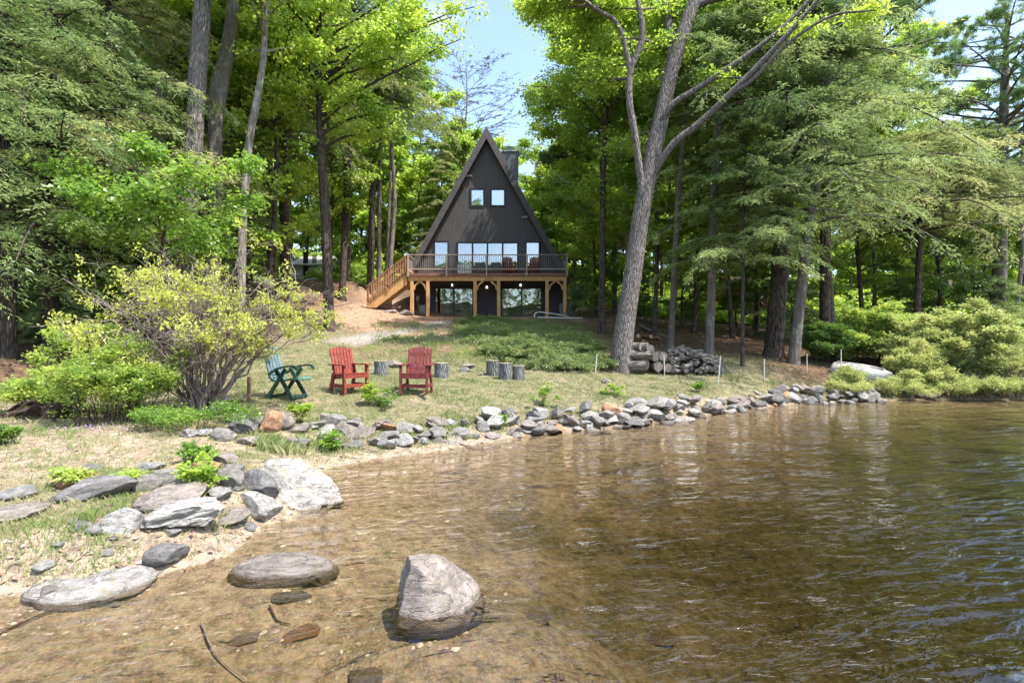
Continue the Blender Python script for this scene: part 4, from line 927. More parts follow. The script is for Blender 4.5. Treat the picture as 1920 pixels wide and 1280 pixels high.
rock('rock', 'dark weathered slab lying in the grass, leftmost of the big slabs', 78, 220, 952, 1008, 5.15, 'rock_dark', .42, 911, .25, (.1, -.12))
rock('rock', 'blue grey rock with a pale top between the dark slab and brown slab', 224, 288, 936, 972, 5.5, 'rock', .3, 912, .1)
rock('rock', 'broad brownish slab half buried behind the white angular boulder', 240, 350, 946, 1012, 5.1, 'rock_pink', .6, 913, .2, (.12, 0))
rock('rock', 'orange brown rock in the grass at the left', 92, 158, 926, 968, 5.5, 'rock_rust', .3, 914, 0)
rock('rock', 'grey rock behind the blue grey rock, half in weeds', 268, 335, 922, 958, 5.75, 'rock', .35, 915, .2)
rock('rock', 'long low pale rock at the far left edge in dry grass', -40, 40, 985, 1030, 4.6, 'rock_pink', .5, 916, .1)
rock('rock', 'flat brown rock at the left edge beside the dark slab', -30, 42, 968, 1000, 5.1, 'rock_dark', .4, 917, .1)
rock('rock', 'pale flat rock right of the leafy sapling by the point', 396, 452, 968, 1004, 5.2, 'rock_pink', .4, 918, 0)
rock('rock', 'small whitish rock at the foot of the leafy sapling', 385, 428, 945, 975, 5.45, 'rock_white', .25, 919, 0)
rock('rock', 'small rock just left of the pale rounded rock', 158, 196, 1026, 1052, 4.55, 'rock', .2, 920, 0)
for i, (a, b, c_, d, Y, m, lab_) in enumerate([(352, 394, 896, 922, 6.4, 'rock_white', 'whitish rock above the leafy sapling'), (392, 436, 876, 905, 6.6, 'rock_pink', 'pinkish rock left of the top of the largest boulder'),
    (415, 447, 898, 925, 6.3, 'rock', 'grey rock touching the left of the largest boulder'), (258, 288, 915, 938, 6.2, 'rock_white', 'small upright pale rock in the weeds above the blue grey rock'), (330, 362, 912, 940, 6.0, 'rock_pink', 'small pinkish rock left of the leafy sapling top'),
    (136, 166, 918, 936, 6.1, 'rock_dark', 'small dark rock behind the orange brown rock'), (182, 222, 935, 955, 5.7, 'rock', 'small grey rock between orange brown rock and blue grey rock'), (346, 400, 900, 934, 6.1, 'rock_rust', 'rusty rock beside the pinkish one at the sapling'), (300, 350, 936, 958, 5.6, 'rock_dark', 'dark blue grey rock leaning on the brownish slab')]):
    rock('rock', lab_, a, b, c_, d, Y, m, .28, 930+i, i*.5)
rs_ = random.Random(8); sm = sorted((rs_.uniform(60, 470), rs_.random()) for _ in range(20))
for i, (px_, u_) in enumerate(sm):
    yb = np.interp(px_, [60, 200, 300, 400, 470], [1040, 1045, 1010, 960, 930]); py_ = yb-u_*70+rs_.uniform(0, 25); Y = 1600/(py_-640); b = G(px_, Y); o = link('small_rock', rock_mesh(rs_.randrange(12), rs_.choice(['rock', 'rock_white', 'rock_pink', 'rock_dark']))); w_ = rs_.uniform(.07, .2)
    o.scale = (w_/2, w_/2*.8, w_/2*.6); o.location = (b[0], b[1], b[2]+w_*.08); o.rotation_euler = (0, 0, rs_.random()*6)
    tag(o, 'small loose stone scattered among the point boulders, %s from the left' % (['first', 'second', 'third', 'fourth', 'fifth', 'sixth', 'seventh', 'eighth', 'ninth', 'tenth', 'eleventh', 'twelfth', 'thirteenth', 'fourteenth', 'fifteenth', 'sixteenth', 'seventeenth', 'eighteenth', 'nineteenth', 'twentieth'][i]), 'rock', 'small stones of the point')
# stones of the first broken heap
for i, (a, b, c_, d, Y, m, lab_) in enumerate([(433, 492, 788, 818, 8.9, 'rock_dark', 'rounded dark grey rock on top of the heap right of the azalea base'), (426, 476, 816, 850, 8.5, 'rock_dark', 'layered grey rock under the rounded dark one'), (472, 528, 796, 836, 8.9, 'rock_rust', 'rust brown rock in the heap right of the azalea base'),
    (500, 552, 782, 815, 9.2, 'rock_pink', 'brownish rock behind the rust brown rock'), (332, 362, 836, 858, 7.9, 'rock_white', 'leftmost small white rock below the azalea'), (352, 390, 832, 850, 8.1, 'rock_white', 'white rock right beside the leftmost small white rock'), (392, 434, 838, 866, 8.0, 'rock', 'pale rock below the layered grey rock'), (440, 470, 846, 872, 7.9, 'rock_pink', 'small pointed rock below the layered grey rock'),
    (396, 420, 758, 774, 9.9, 'rock_white', 'white rock just right of the azalea stems'), (408, 430, 742, 758, 10.4, 'rock_white', 'smaller white rock behind the azalea stems')]):
    rock('rock', lab_, a, b, c_, d, Y, m, .35, 950+i, i*.7, hi=True, rough=.1)
# the shore wall: rows of tumbled stones
WALL = np.array([(560, 822, .22), (650, 808, .3), (720, 800, .34), (800, 796, .34), (900, 789, .3), (1000, 792, .18), (1080, 789, .16), (1150, 783, .18), (1280, 768, .2), (1400, 751, .2), (1480, 743, .2), (1560, 740, .2), (1650, 738, .2)], float)
rr = random.Random(12); wallrocks = []
def wall_pt(px): z = np.interp(px, WALL[:, 0], WALL[:, 2]); py = np.interp(px, WALL[:, 0], WALL[:, 1]); Y = (CZ-z)*1000/(py-640); return z, Y
px = 560.
SEG = [(740, 'below left chair'), (905, 'below right chair'), (1000, 'below grouped stumps'), (1110, 'left of the oak'), (1230, 'below the leaning oak'), (1350, 'below the log pile'), (1460, 'right of the log pile'), (1700, 'below the upturned boat')]
while px < 1650:
    z, Y = wall_pt(px); dens = .92 if px < 780 else 1.0
    wpx = rr.uniform(.24, .52)*1000/Y
    for rowi in range(3):
        if rr.random() > dens: continue
        w = rr.uniform(.18, .50)*(1.0 if rowi else .9); 
        if rr.random() < .12: w *= 1.4
        Yr = Y+(rowi-1)*.30+rr.uniform(-.2, .2) if px > 900 else Y+(rowi-1)*.36+rr.uniform(-.15, .15)
        pxx = px+rr.uniform(-14, 14)*10/Y; x = X_(pxx, Yr); g = max(gz(x, Yr), -.06)
        zz = g+(.0, .07 if px > 900 else .02, .14 if px > 900 else .03)[rowi]+rr.uniform(-.02, .05)
        wallrocks.append((pxx, Yr, x, zz, w, rowi))
    px += wpx*.55
rowname = ['lowest', 'middle', 'top']
byk = {}
for q in sorted(wallrocks): 
    seg = next(s for p, s in SEG if q[0] < p); byk.setdefault((seg, q[5]), []).append(q)
ORD = ['first', 'second', 'third', 'fourth', 'fifth', 'sixth', 'seventh', 'eighth', 'ninth', 'tenth', 'eleventh', 'twelfth', 'thirteenth', 'fourteenth', 'fifteenth', 'sixteenth', 'seventeenth', 'eighteenth', 'nineteenth', 'twentieth', 'twenty-first', 'twenty-second', 'twenty-third', 'twenty-fourth', 'twenty-fifth', 'twenty-sixth', 'twenty-seventh', 'twenty-eighth', 'twenty-ninth', 'thirtieth']
CN = {'rock': 'grey', 'rock_white': 'whitish', 'rock_pink': 'pinkish grey', 'rock_dark': 'dark grey', 'rock_rust': 'rusty'}
for (seg, ri), L in byk.items():
    for j, (pxx, Yr, x, zz, w, _) in enumerate(L):
        m = rr.choices(['rock', 'rock_white', 'rock_pink', 'rock_dark', 'rock_rust'], [4, 4, 4, 1.3, .3])[0]
        o = link('rock', rock_mesh(rr.randrange(12), m)); hh = w*rr.uniform(.30, .55)
        o.scale = (w/2*1.1, w/2*rr.uniform(.6, 1), hh/2*1.25); o.location = (x, Yr, zz+hh*.12); o.rotation_euler = (rr.gauss(0, .35), rr.gauss(0, .3), rr.random()*6.28)
        tag(o, '%s shore wall rock %s, %s row, %s from the left' % (CN[m], seg, rowname[ri], ORD[min(j, 29)]), 'rock', 'tumbled rocks of the shore wall')
# loose stones elsewhere
def stone(px, Y, w, m, label, name='rock', dz=0, h=.5, group=None):
    b = G(px, Y); o = link(name, rock_mesh(rr.randrange(12), m)); o.scale = (w/2, w/2*.8, w/2*h); o.location = (b[0], b[1], max(b[2], -.4)+w*h*.15+dz); o.rotation_euler = (0, 0, rr.random()*6)
    return tag(o, label, 'rock', group)
stone(1135, 15.6, .42, 'rock_pink', 'pinkish rock on the lawn below the first white stake')
stone(878, 17.0, .55, 'rock_pink', 'brownish rock at the foot of the grass bank left of the grouped stumps')
stone(872, 16.4, .4, 'rock_dark', 'dark rock just below the brownish rock on the bank')
stone(740, 16.6, .6, 'rock_pink', 'pale tilted slab between the two red lawn chairs')
stone(902, 15.9, .3, 'rock_pink', 'small tan rock touching the grouped stumps on their left')
stone(612, 26, .5, 'rock_white', 'pale rock on the red dirt slope above the left chair')
stone(527, 24, .35, 'rock_white', 'small pale rock on the red dirt slope, farther left')
stone(760, 29.6, .9, 'rock_pink', 'tan rock outcrop at the foot of the leftmost deck post', h=.6)
stone(735, 29.8, .8, 'rock_pink', 'low tan ledge under the deck staircase')
stone(1733, 17.7, .75, 'rock', 'rounded grey boulder at the water under the right shore bushes', 'boulder')
stone(1668, 18.3, .6, 'rock_pink', 'pale rock in front of the upturned boat')
stone(1632, 18.0, .5, 'rock', 'grey rock at the shore left below the boat bow')
for i, (p, Y) in enumerate([(1105, 34), (1118, 33.5), (1131, 34.2), (1146, 33.8), (1090, 35)]): stone(p, Y, .8, 'rock_pink', '%s rock from the left in the row beyond the right end of the deck' % ORD[i], group='rocks beyond the deck')
for i, (p, Y) in enumerate([(100, 20.5), (128, 20), (205, 20.5), (215, 21.5)]): stone(p, Y, .7, 'rock_dark', '%s grey rock from the left on the shaded wooded bank' % ORD[i], group='rocks on the wooded bank')
# submerged stones
for i, (px_, py_, w, m, lab_) in enumerate([(560, 1168, .42, 'rock_rust', 'flat orange brown stone under the shallow water left of the lone boulder'), (455, 1190, .26, 'rock_pink', 'brown submerged stone left of the flat orange brown one'), (1000, 1120, .3, 'rock_pink', 'submerged stone right of the lone boulder'), (690, 1240, .3, 'rock_pink', 'submerged stone below the lone boulder near the bottom edge'), (545, 1130, .3, 'rock_dark', 'brownish submerged stone behind the flat orange brown one'), (1230, 1060, .35, 'rock_pink', 'submerged stone out in the open water right of the middle')]):
    Y = 2050/(py_-640); o = link('rock', rock_mesh(i, m)); x = X_(px_, Y); o.location = (x, Y, gz(x, Y)-.005); o.scale = (w/2, w/2*.7, .035); tag(o, lab_, 'rock')
# ------------------------------------------------------------------ chairs
def deck_chair(label, loc, rz, mat, s=1., group=None):
    """upright slatted garden chair facing -y"""
    e = empty('garden_chair', loc, rz, label, 'chair', group, scale=s)
    def leg(a, b):
        m = MB(); m.bar(a, b, .045, .09, (0, 1, 0)); m.build('leg', mat, e)
    for sx in (-1, 1):
        leg((sx*.30, -.27, 0), (sx*.30, -.24, .64)); leg((sx*.28, .33, 0), (sx*.28, .20, .45))
        m = MB(); m.box(sx*.30-.065, sx*.30+.065, -.33, .30, .642, .668); m.build('arm', mat, e)
        m = MB(); m.bar((sx*.275, .24, .645), (sx*.275, .15, .40), .03, .05, (0, 1, 0)); m.build('arm_support', mat, e)
        m = MB(); m.bar((sx*.255, -.26, .41), (sx*.255, .30, .35), .03, .09); m.build('side_rail', mat, e)
        m = MB(); m.bar((sx*.285, -.25, .18), (sx*.285, .29, .18), .025, .08); m.build('stretcher', mat, e)
    m = MB(); m.box(-.28, .28, -.25, -.222, .14, .22); m.build('stretcher', mat, e)
    m = MB(); m.box(-.27, .27, -.30, -.27, .35, .44); m.build('apron', mat, e)
    m = MB()
    for i in range(7): y = -.26+i*.08; m.bar((-.275, y, .462-i*.008), (.275, y, .462-i*.008), .07, .022, (0, 0, 1))
    m.build('seat', mat, e)
    m = MB()
    for i in range(7):
        x = -.235+i*.0785; top = 1.06-.018*abs(i-3)**1.5*.5; m.bar((x, .19, .40), (x*1.08, .19+.17, top), .068, .02, (0, 1, 0))
    for z_, y_ in ((.55, .245), (.88, .335)): m.box(-.27, .27, y_+.02, y_+.045, z_-.03, z_+.03)
    m.build('backrest', mat, e)
    return e
def cgz(px, Y): return G(px, Y, .0)
deck_chair('sunlit red slatted garden chair turned toward the right, on the lawn beside the green chair', cgz(655, 12.3), R(50), M['red'], 1.0)
deck_chair('shaded red slatted garden chair facing the lake, right of the other lawn chairs', cgz(781, 12.25), R(-4), M['red_shaded'], 1.0)
deck_chair('left red slatted chair up on the deck', (X_(955, 30.5), 30.5, zdeck), R(20), M['red'], 1.0)
deck_chair('right red slatted chair up on the deck', (X_(999, 30.5), 30.5, zdeck), R(-22), M['red'], 1.0)
M['grey_wick'] = paint('dark grey wicker', (.10, .095, .09), .7, .3, 30)
def easy(label, px):
    e = empty('lounge_chair', (X_(px, 31), 31.3, zdeck), 0, label, 'chair')
    m = MB(); m.box(-.3, .3, -.28, .28, .16, .40); m.build('seat', M['grey_wick'], e, bevel=.03)
    m = MB(); m.box(-.3, .3, .20, .32, .402, .85); m.build('backrest', M['grey_wick'], e, bevel=.03)
    for s in (-1, 1):
        m = MB(); m.box(s*.36-.055, s*.36+.055, -.28, .32, 0, .58); m.build('arm', M['grey_wick'], e, bevel=.03)
easy('left dark grey lounge chair on the deck by the glass door', 899); easy('right dark grey lounge chair on the deck next to the red ones', 929)
m = MB()
for i in range(6): m.box(i*.135, i*.135+.085, 0, .02, 0, .52)
m.box(-.02, .78, .021, .045, .08, .13); m.box(-.02, .78, .021, .045, .40, .45)
o = m.build('slatted_gate', M['whitep']); o.location = (X_(858, 30.0), 30.05, zdeck); tag(o, 'white slatted panel standing on the deck behind the rail', 'panel')
# green folding recliner seen from its side, facing right
M['green_pl'] = paint('dark green plastic', (.03, .065, .055), .35, .15, 5); M['blue_pl'] = paint('pale blue grey plastic', (.15, .21, .23), .4, .12, 6); M['green_lt'] = paint('faded green plastic', (.09, .17, .14), .4, .15, 6)
e = empty('folding_recliner', cgz(540, 11.1), R(-12), 'dark green plastic folding recliner with pale blue back, facing right on the lawn', 'chair')
for s in (-1, 1):
    y = s*.27
    for a, b in (((-.30, y, 0), (.13, y, .62)), ((.27, y*.9, 0), (-.12, y*.9, .62))):
        m = MB(); m.bar(a, b, .035, .075, (1, 0, 0)); m.build('leg', M['green_pl'], e)
    c_ = resample([(-.24, y*1.08, .50), (-.05, y*1.08, .62), (.2, y*1.08, .675), (.36, y*1.08, .67), (.40, y*1.08, .60)], 9); m = MB()
    for i in range(8): m.bar(c_[i], c_[i+1]+(c_[i+1]-c_[i])*.1, .06, .035, (0, 0, 1))
    m.build('arm', M['green_pl'], e)
for x, z_ in ((-.27, .05), (.24, .05)):
    m = MB(); m.bar((x, -.27, z_), (x, .27, z_), .03, .06, (0, 0, 1)); m.build('stretcher', M['green_pl'], e)
c_ = resample([(-.25, 0, .40), (-.1, 0, .36), (.15, 0, .40), (.33, 0, .43), (.40, 0, .39)], 9); m = MB()
for i in range(8): m.bar(c_[i]-(0, 0, 0), c_[i+1], .46, .03, (0, 0, 1))
m.build('seat', M['green_lt'], e)
m = MB()
for i in range(5): y = -.2+i*.1; m.bar((-.24, y, .42), (-.44, y*1.02, 1.06), .082, .025, (1, 0, .3))
m.build('backrest', M['blue_pl'], e)
m = MB(); m.bar((-.40, -.25, .86), (-.40, .25, .86), .03, .05, (0, 0, 1)); m.bar((-.455, -.25, 1.04), (-.455, .25, 1.04), .03, .05, (0, 0, 1)); m.bar((-.26, -.25, .46), (-.26, .25, .46), .03, .07, (0, 0, 1)); m.build('back_frame', M['green_pl'], e)
# ------------------------------------------------------------------ stumps, logs, sticks
t = NT('sawn log end'); v = t.coords(); wv = t.n('ShaderNodeTexNoise', {'Vector': v, 'Scale': 6.}); col = t.mix((.34, .26, .17), (.48, .40, .30), wv.outputs[0]); M['logend'] = t.pbr(col, .9)
t = NT('grey sawn log end'); v = t.coords(); col = t.mix((.15, .125, .105), (.28, .245, .21), t.noise(v, 5, 5)); M['logend_grey'] = t.pbr(col, .9)
M['bark_grey'] = barkmat('grey weathered log bark', (.08, .07, .06), (.28, .255, .225), 1.6, .9)
M['bark_blue'] = barkmat('bluish grey stump bark', (.06, .06, .06), (.26, .27, .27), 1.6, 1.2)
def log_geo(r, L, seed, n=14, wob=.05, bark='bark_grey', end='logend_grey'):
    rng = np.random.default_rng(seed); m = 5; th = np.arange(n)*2*math.pi/n; z = np.linspace(0, L, m)
    pr = r*(1+wob*rng.normal(size=(1, n))+wob*.4*rng.normal(size=(m, n))); V = np.stack([pr*np.cos(th), pr*np.sin(th), np.broadcast_to(z[:, None], (m, n))], -1)
    b = raw_mesh('bark', V.reshape(-1, 3), tube_batch(np.zeros((1, m, 3))+np.stack([z*0, z*0, z], 1)[None], np.ones((1, m)), n)[1], M[bark], smooth=True)
    ends_ = []
    for k, (row_, zz_) in enumerate(((0, -.002), (m-1, L+.002))):
        ring = V[row_]*np.array((.97, .97, 1)); ring[:, 2] = zz_
        ends_.append(raw_mesh('cut_end', np.vstack([ring, [(0, 0, zz_)]]), np.array([((i, (i+1) % n, n) if k else ((i+1) % n, i, n)) for i in range(n)]), M[end]))
    return b, ends_
def put_log(name, label, cat, g, loc, rot, group=None, s=(1, 1, 1), which=(0, 1)):
    e = empty(name, loc, 0, label, cat, group, scale=s); e.rotation_euler = rot; link('bark', g[0], e)
    for k in which: link('cut_end', g[1][k], e)
    return e
for i, (px_, Y, w, h, lab_) in enumerate([(714.5, 15.4, .39, .44, 'sawn stump stool between the two red lawn chairs'), (776, 15.6, .42, .40, 'sawn stump stool hidden behind the right red chair'), (828, 15.1, .41, .43, 'sawn stump stool just right of the right red chair'),
        (924, 15.9, .41, .48, 'leftmost and tallest stump of the group of three'), (948, 15.3, .38, .50, 'front middle stump of the group of three'), (972, 15.4, .35, .44, 'rightmost stump of the group of three'), (1349, 18.0, .27, .42, 'single narrow stump at the right end of the log pile')]):
    g = log_geo(w/2, h, 300+i, bark='bark_blue', end='logend'); b = cgz(px_, Y); put_log('stump', lab_, 'stump', g, b-np.array((0, 0, .03)), (0, 0, i), which=(1,))
# big rounds of the pile, x to the right; axis lies roughly toward +y-ish/left
big = [(1172, 686, .19, 1.05, 80), (1210, 684, .19, .8, 20), (1236, 688, .17, .7, 10), (1184, 665, .17, 1.1, 78), (1210, 666, .19, .8, 15), (1230, 668, .16, .8, 5), (1245, 668, .15, .8, 0), (1186, 650, .14, .8, 60), (1206, 650, .15, .7, 30), (1222, 654, .14, .7, 20), (1196, 690, .16, .6, 10), (1255, 690, .14, .7, 0)]
labs = ['largest long log lying crosswise at the bottom left of the log pile', 'thick round, cut end showing, bottom row centre of the log pile', 'thick round left of the second stake, bottom row of the log pile', 'long log lying crosswise on the largest bottom log', 'big round resting in the second row behind the long crosswise log', 'pale round, cut end facing out, middle of the second row', 'round directly behind the second white stake, second row', 'mossy log at the top left of the pile against the oak', 'upper log right of the mossy top left one', 'top round farthest right among the big logs', 'round wedged between the bottom crosswise log and the next round', 'small bottom round where thin branches of the pile begin']
for i, ((px_, py_, r_, L_, a), lb) in enumerate(zip(big, labs)):
    Y = 17.6; Z = Z_(py_, Y); g = log_geo(r_, L_, 330+i, wob=.06); ang = R(a)
    c0 = np.array((X_(px_, Y), Y+.1, Z)); d = np.array((-math.sin(ang), math.cos(ang), 0))
    if a > 50: c0 = c0+np.array((L_*.66, 0, 0))
    put_log('log', lb, 'log', g, c0, (-R(90), 0, ang), 'big logs of the log pile')
# thin sticks: a long low heap
rng = np.random.default_rng(44); gs = [log_geo(.045+.012*k, .9, 360+k, 8, .04) for k in range(4)]
pile = []
for k in range(120):
    u = rng.random(); px_ = 1252+u*92; topz = (46-26*u**1.6)*.0178; Z0 = gz(X_(px_, 18), 18)+.04
    zz_ = Z0+rng.random()**.9*max(.12, topz); depth_ = 17.55+rng.random()*.5+max(0, zz_-Z0)*.35
    pile.append((px_, depth_, zz_, rng.normal(-.55, .22), rng.normal(0, .09)))
for k, (px_, Y, Z, a, tl) in enumerate(sorted(pile, key=lambda q: q[0])):
    top = Z-gz(X_(px_, Y), Y) > .5
    third = ['left', 'middle', 'right'][min(2, int((px_-1252)/31))]
    put_log('firewood_stick', ('thin grey branch on top of the %s third of the stacked firewood' if top else 'thin grey branch end in the %s third of the stacked firewood') % third, 'firewood', gs[k % 4], (X_(px_, Y), Y, Z), (-R(90)+tl, 0, a), 'thin branches of the log pile', which=(0,))
M['bark_red'] = barkmat('reddish split wood', (.12, .06, .03), (.42, .22, .12), 1.6, .6); g = log_geo(.09, .5, 400, 8, .1, 'bark_red', 'logend')
for k, (px_, dz) in enumerate([(1192, .05), (1201, .05), (1210, .05), (1219, .04), (1196, .2), (1206, .2), (1214, .17)]):
    Y = 22.6; b = G(px_, Y, .05+dz); put_log('split_log', '%s reddish split log of the small heap behind the oak trunk' % ORD[k], 'log', g, b, (-R(90), 0, R(20+37*k)), 'small reddish heap behind the oak')
def stick(name, label, pts, r, mat='twig_dark', cat='branch'):
    c = resample(pts, 14); rr_ = r*(1-.6*np.linspace(0, 1, 14)); V, F = tube_batch(c[None], rr_[None], 6, .1, rng); return tag(nmesh(name, V, F, M[mat], smooth=True), label, cat)
stick('fallen_branch', 'long fallen branch on the slope right of the leaning oak', [G(1200, 27, .12), G(1222, 25.5, .1), G(1250, 24.2, .12), G(1262, 23.5, .05)], .07, 'twig')
def bedpt(px_, py_, dz=.02): Y = 2000/(py_-640); x = X_(px_, Y); return np.array((x, Y, gz(x, Y)+dz))
stick('sunken_stick', 'long straight stick under the shallow water at the lower left', [bedpt(-20, 1205), bedpt(90, 1165), bedpt(185, 1135)], .007)
stick('sunken_stick', 'curved dark stick on the lake bed left of the lone boulder', [bedpt(378, 1165, .03), bedpt(400, 1205, .03), bedpt(440, 1228, .03), bedpt(496, 1246, .03)], .008, 'twig')
stick('sunken_stick', 'short dark stick lying near the middle of the shallow bed', [bedpt(505, 1135), bedpt(520, 1150), bedpt(545, 1152)], .009)
stick('driftwood', 'thin driftwood stick on the strip of beach', [G(860, 9.75, .03), G(900, 9.6, .04), G(930, 9.9, .02)], .014, 'twig')
stick('driftwood', 'forked driftwood root lying on the beach left of the thin stick', [G(672, 9.1, .03), G(690, 8.9, .05), G(712, 8.95, .02)], .018, 'twig')
# uprooted stump
rng = np.random.default_rng(61); ps = []
b0 = G(95, 8.9, .05)
for k in range(16):
    a = rng.uniform(2.2, 4.6); l = .4+.5*rng.random(); d = np.array((math.cos(a), -abs(math.sin(a))*.5, 0)); pts = resample([b0+(0, 0, .12*rng.random()), b0+d*l*.5+(0, 0, .06+.2*rng.random()), b0+d*l+(0, 0, .03*rng.random())], 8)
    ps.append(tube_batch(pts[None], np.linspace(.05, .01, 8)[None], 6, .15, rng))
ps.append(tube_batch(resample([b0+(.05, 0, -.1), b0+(.1, .05, .16), b0+(.4, .1, .22)], 8)[None], np.linspace(.2, .14, 8)[None], 10, .1, rng))
tag(nmesh('dead_root', *merge(ps), M['twig_dark'], smooth=True), 'dark rotting root stump at the left foot of the lime green shrub', 'stump')
# stakes
M['stake'] = paint('weathered pale stake', (.50, .47, .40), .7, .15, 8)
for i, (px_, py0, py1, Y, lean) in enumerate([(1117, 664, 702, 17.0, .05), (1246, 665, 712, 16.9, -.02), (1348, 667, 714, 16.9, .06), (1433, 673, 710, 17.6, 0), (1513, 662, 700, 19, 0), (1577, 655, 700, 19, 0)]):
    zt__ = Z_(py0, Y); x = X_(px_, Y); g = gz(x, Y); m = MB(); m.bar((x-lean*.5, Y, g-.1), (x+lean*.8, Y, zt__), .03, .03, (0, 1, 0)); o = m.build('stake', M['stake'])
    tag(o, 'slim pale wooden stake, %s from the left along the shore lawn' % ORD[i], 'stake', 'pale stakes along the lawn edge')
Y = 10.6; x = X_(466, Y); m = MB(); m.bar((x, Y, gz(x, Y)-.1), (x+.01, Y, Z_(706, Y)), .055, .055, (0, 1, 0)); o = m.build('wooden_post', paint('brown stake wood', (.22, .14, .09), .8)); tag(o, 'short brown wooden post left of the green recliner', 'post')
# plank on slope
m = MB(); a = G(578, 21.6, .12); b_ = G(612, 21.6, .12); m.bar(a, b_, .2, .06); tag(m.build('plank', M['twig_dark']), 'dark plank lying at the foot of the red dirt slope', 'plank')
# ------------------------------------------------------------------ rowing boat, keel up
def hull(loc, rz, label):
    e = empty('rowing_boat', loc, rz, label, 'boat', scale=(.58, .64, .8)); n, m_ = 22, 15; V = []
    for i in range(n):
        u = i/(n-1); x = -1.6+3.2*u; hwid = .62*(1-abs(2*u-1)**2.6*(.35 if u < .5 else 1.0))**.9 if True else 0
        hgt = .46*(1-.25*abs(2*u-1)**2)
        for j in range(m_):
            a = math.pi*j/(m_-1); V.append((x, -math.cos(a)*hwid, math.sin(a)**.7*hgt if 0 < j < m_-1 else 0))
    F = [(i*m_+j, (i+1)*m_+j, (i+1)*m_+j+1, i*m_+j+1) for i in range(n-1) for j in range(m_-1)]
    e.rotation_euler = (R(20), R(9), rz); h_ = nmesh('hull', V, np.array(F), M['boat'], e, smooth=True); sm = h_.modifiers.new('s', 'SOLIDIFY'); sm.thickness = .03
    for j in (0, m_-1):
        r_ = MB(); r_.tube([np.array(V[i*m_+j])+np.array((0, .02 if j else -.02, .02)) for i in range(n)], .028, 6); r_.build('gunwale', M['boat_trim'], e, smooth=True)
    r_ = MB(); r_.bar((-1.35, 0, .44), (1.2, 0, .455), .05, .05); r_.build('keel', M['boat'], e)
    tr = MB(); a0 = [V[j] for j in range(m_)]; tr.add(a0+[(-1.6, 0, 0)], [(j, j+1, m_) for j in range(m_-1)]); tr.build('transom', M['boat'], e)
M['boat'] = paint('white boat paint', (.40, .395, .37), .5, .35, 2.5); M['boat_trim'] = paint('grey rubber gunwale', (.35, .34, .30), .6)
lb_ = G(1615, 18.8, .2); hull(lb_, R(-50), 'white rowing boat lying keel up on the bank among the bushes'); 
# white hose / pipe by the cabin
m = MB(); Yh = 29.2; pts = [(1003, 597), (1002, 590), (1006, 586), (1013, 585), (1030, 587), (1050, 590), (1066, 593)]; m.tube(resample([P(a, b_2, Yh+.1*i)+np.array((0, 0, .0)) for i, (a, b_2) in enumerate(pts)], 24), .03, 8)
tag(m.build('white_pipe', M['whitep'], smooth=True), 'looped white pipe lying on the ground before the right lower door', 'pipe')
m = MB(); m.tube([G(1008, 28.6, .05), G(1040, 28.5, .06), G(1092, 28.8, .05)], .028, 8); tag(m.build('white_pipe', M['whitep'], smooth=True), 'straight white pipe lying on the ground right of the looped one', 'pipe')
# utility boxes
def unit_box(px0, px1, py0, Y, label, mat, depth=.5):
    x0, x1 = X_(px0, Y), X_(px1, Y); g = gz((x0+x1)/2, Y)-.02; zt__ = Z_(py0, Y); e = empty('utility_box', ((x0+x1)/2, Y, g), 0, label, 'utility box'); w_ = (x1-x0)/2; h_ = zt__-g
    m = MB(); m.box(-w_, w_, 0, depth, 0, h_); m.build('casing', mat, e, bevel=.02)
    m = MB()
    for k in range(8): m.box(-w_*.85, w_*.85, -.015, -.002, h_*(.12+k*.1), h_*(.12+k*.1)+h_*.05)
    m.build('grille', M['metal'], e)
unit_box(785, 798, 571, 31.6, 'small grey finned unit under the left end of the deck', paint('grey unit', (.22, .22, .22))); unit_box(1048, 1060, 567, 31.6, 'dark grey unit under the right end of the deck', paint('dark unit', (.10, .10, .105)))
def bin_():
    b = G(1071, 30.5, 0); e = empty('waste_bin', b, .1, 'grey bin standing at the right corner of the cabin', 'bin'); m = MB(); m.tube([(0, 0, 0), (0, 0, .9)], [.22, .28], 4); m.build('body', paint('grey bin plastic', (.2, .2, .2)), e); m = MB(); m.tube([(0, 0, .902), (0, 0, .97)], [.30, .27], 4); m.build('lid', M['metal_dark'], e)
bin_()
# ------------------------------------------------------------------ buildings and vehicle far behind
def shed(px0, px1, py0, Y, label, wallm, roofm, rise=.8, dep=5):
    x0, x1 = X_(px0, Y), X_(px1, Y); g = gz((x0+x1)/2, Y); zt__ = Z_(py0, Y); e = empty('shed', ((x0+x1)/2, Y, g), 0, label, 'building'); w_ = (x1-x0)/2; h_ = zt__-g-rise
    m = MB(); m.box(-w_, w_, 0, dep, -.5, h_); m.add([(-w_, 0, h_), (-w_, dep, h_), (-w_, dep/2, h_+rise)], [(0, 1, 2)]); m.add([(w_, 0, h_), (w_, dep, h_), (w_, dep/2, h_+rise)], [(0, 2, 1)]); m.build('wall', wallm, e)
    m = MB()
    for a, b_3 in ((-.3, dep/2), (dep+.3, dep/2)): m.bar((0, a, h_-.02), (0, b_3, h_+rise+.1), 2*w_+.5, .1)
    m.build('roof', roofm, e)
    m = MB(); m.box(-w_*.2, w_*.15, -.04, -.003, .1, 2.0); d_ = m.build('door', M['trim'], e); m = MB(); m.box(w_*.1, w_*.13, -.08, -.042, 1.0, 1.1); m.build('handle', M['metal'], d_)
    m = MB(); m.box(w_*.45, w_*.75, -.03, -.003, 1.0, 1.8); m.build('window', M['glass_low'], e)
shed(548, 600, 474, 38, 'white outbuilding glimpsed between trunks beyond the dirt slope', paint('white clapboard', (.62, .64, .66), .6, .1, 3, (.3, .3, 12)), paint('grey shed roof', (.3, .3, .3)), .9)
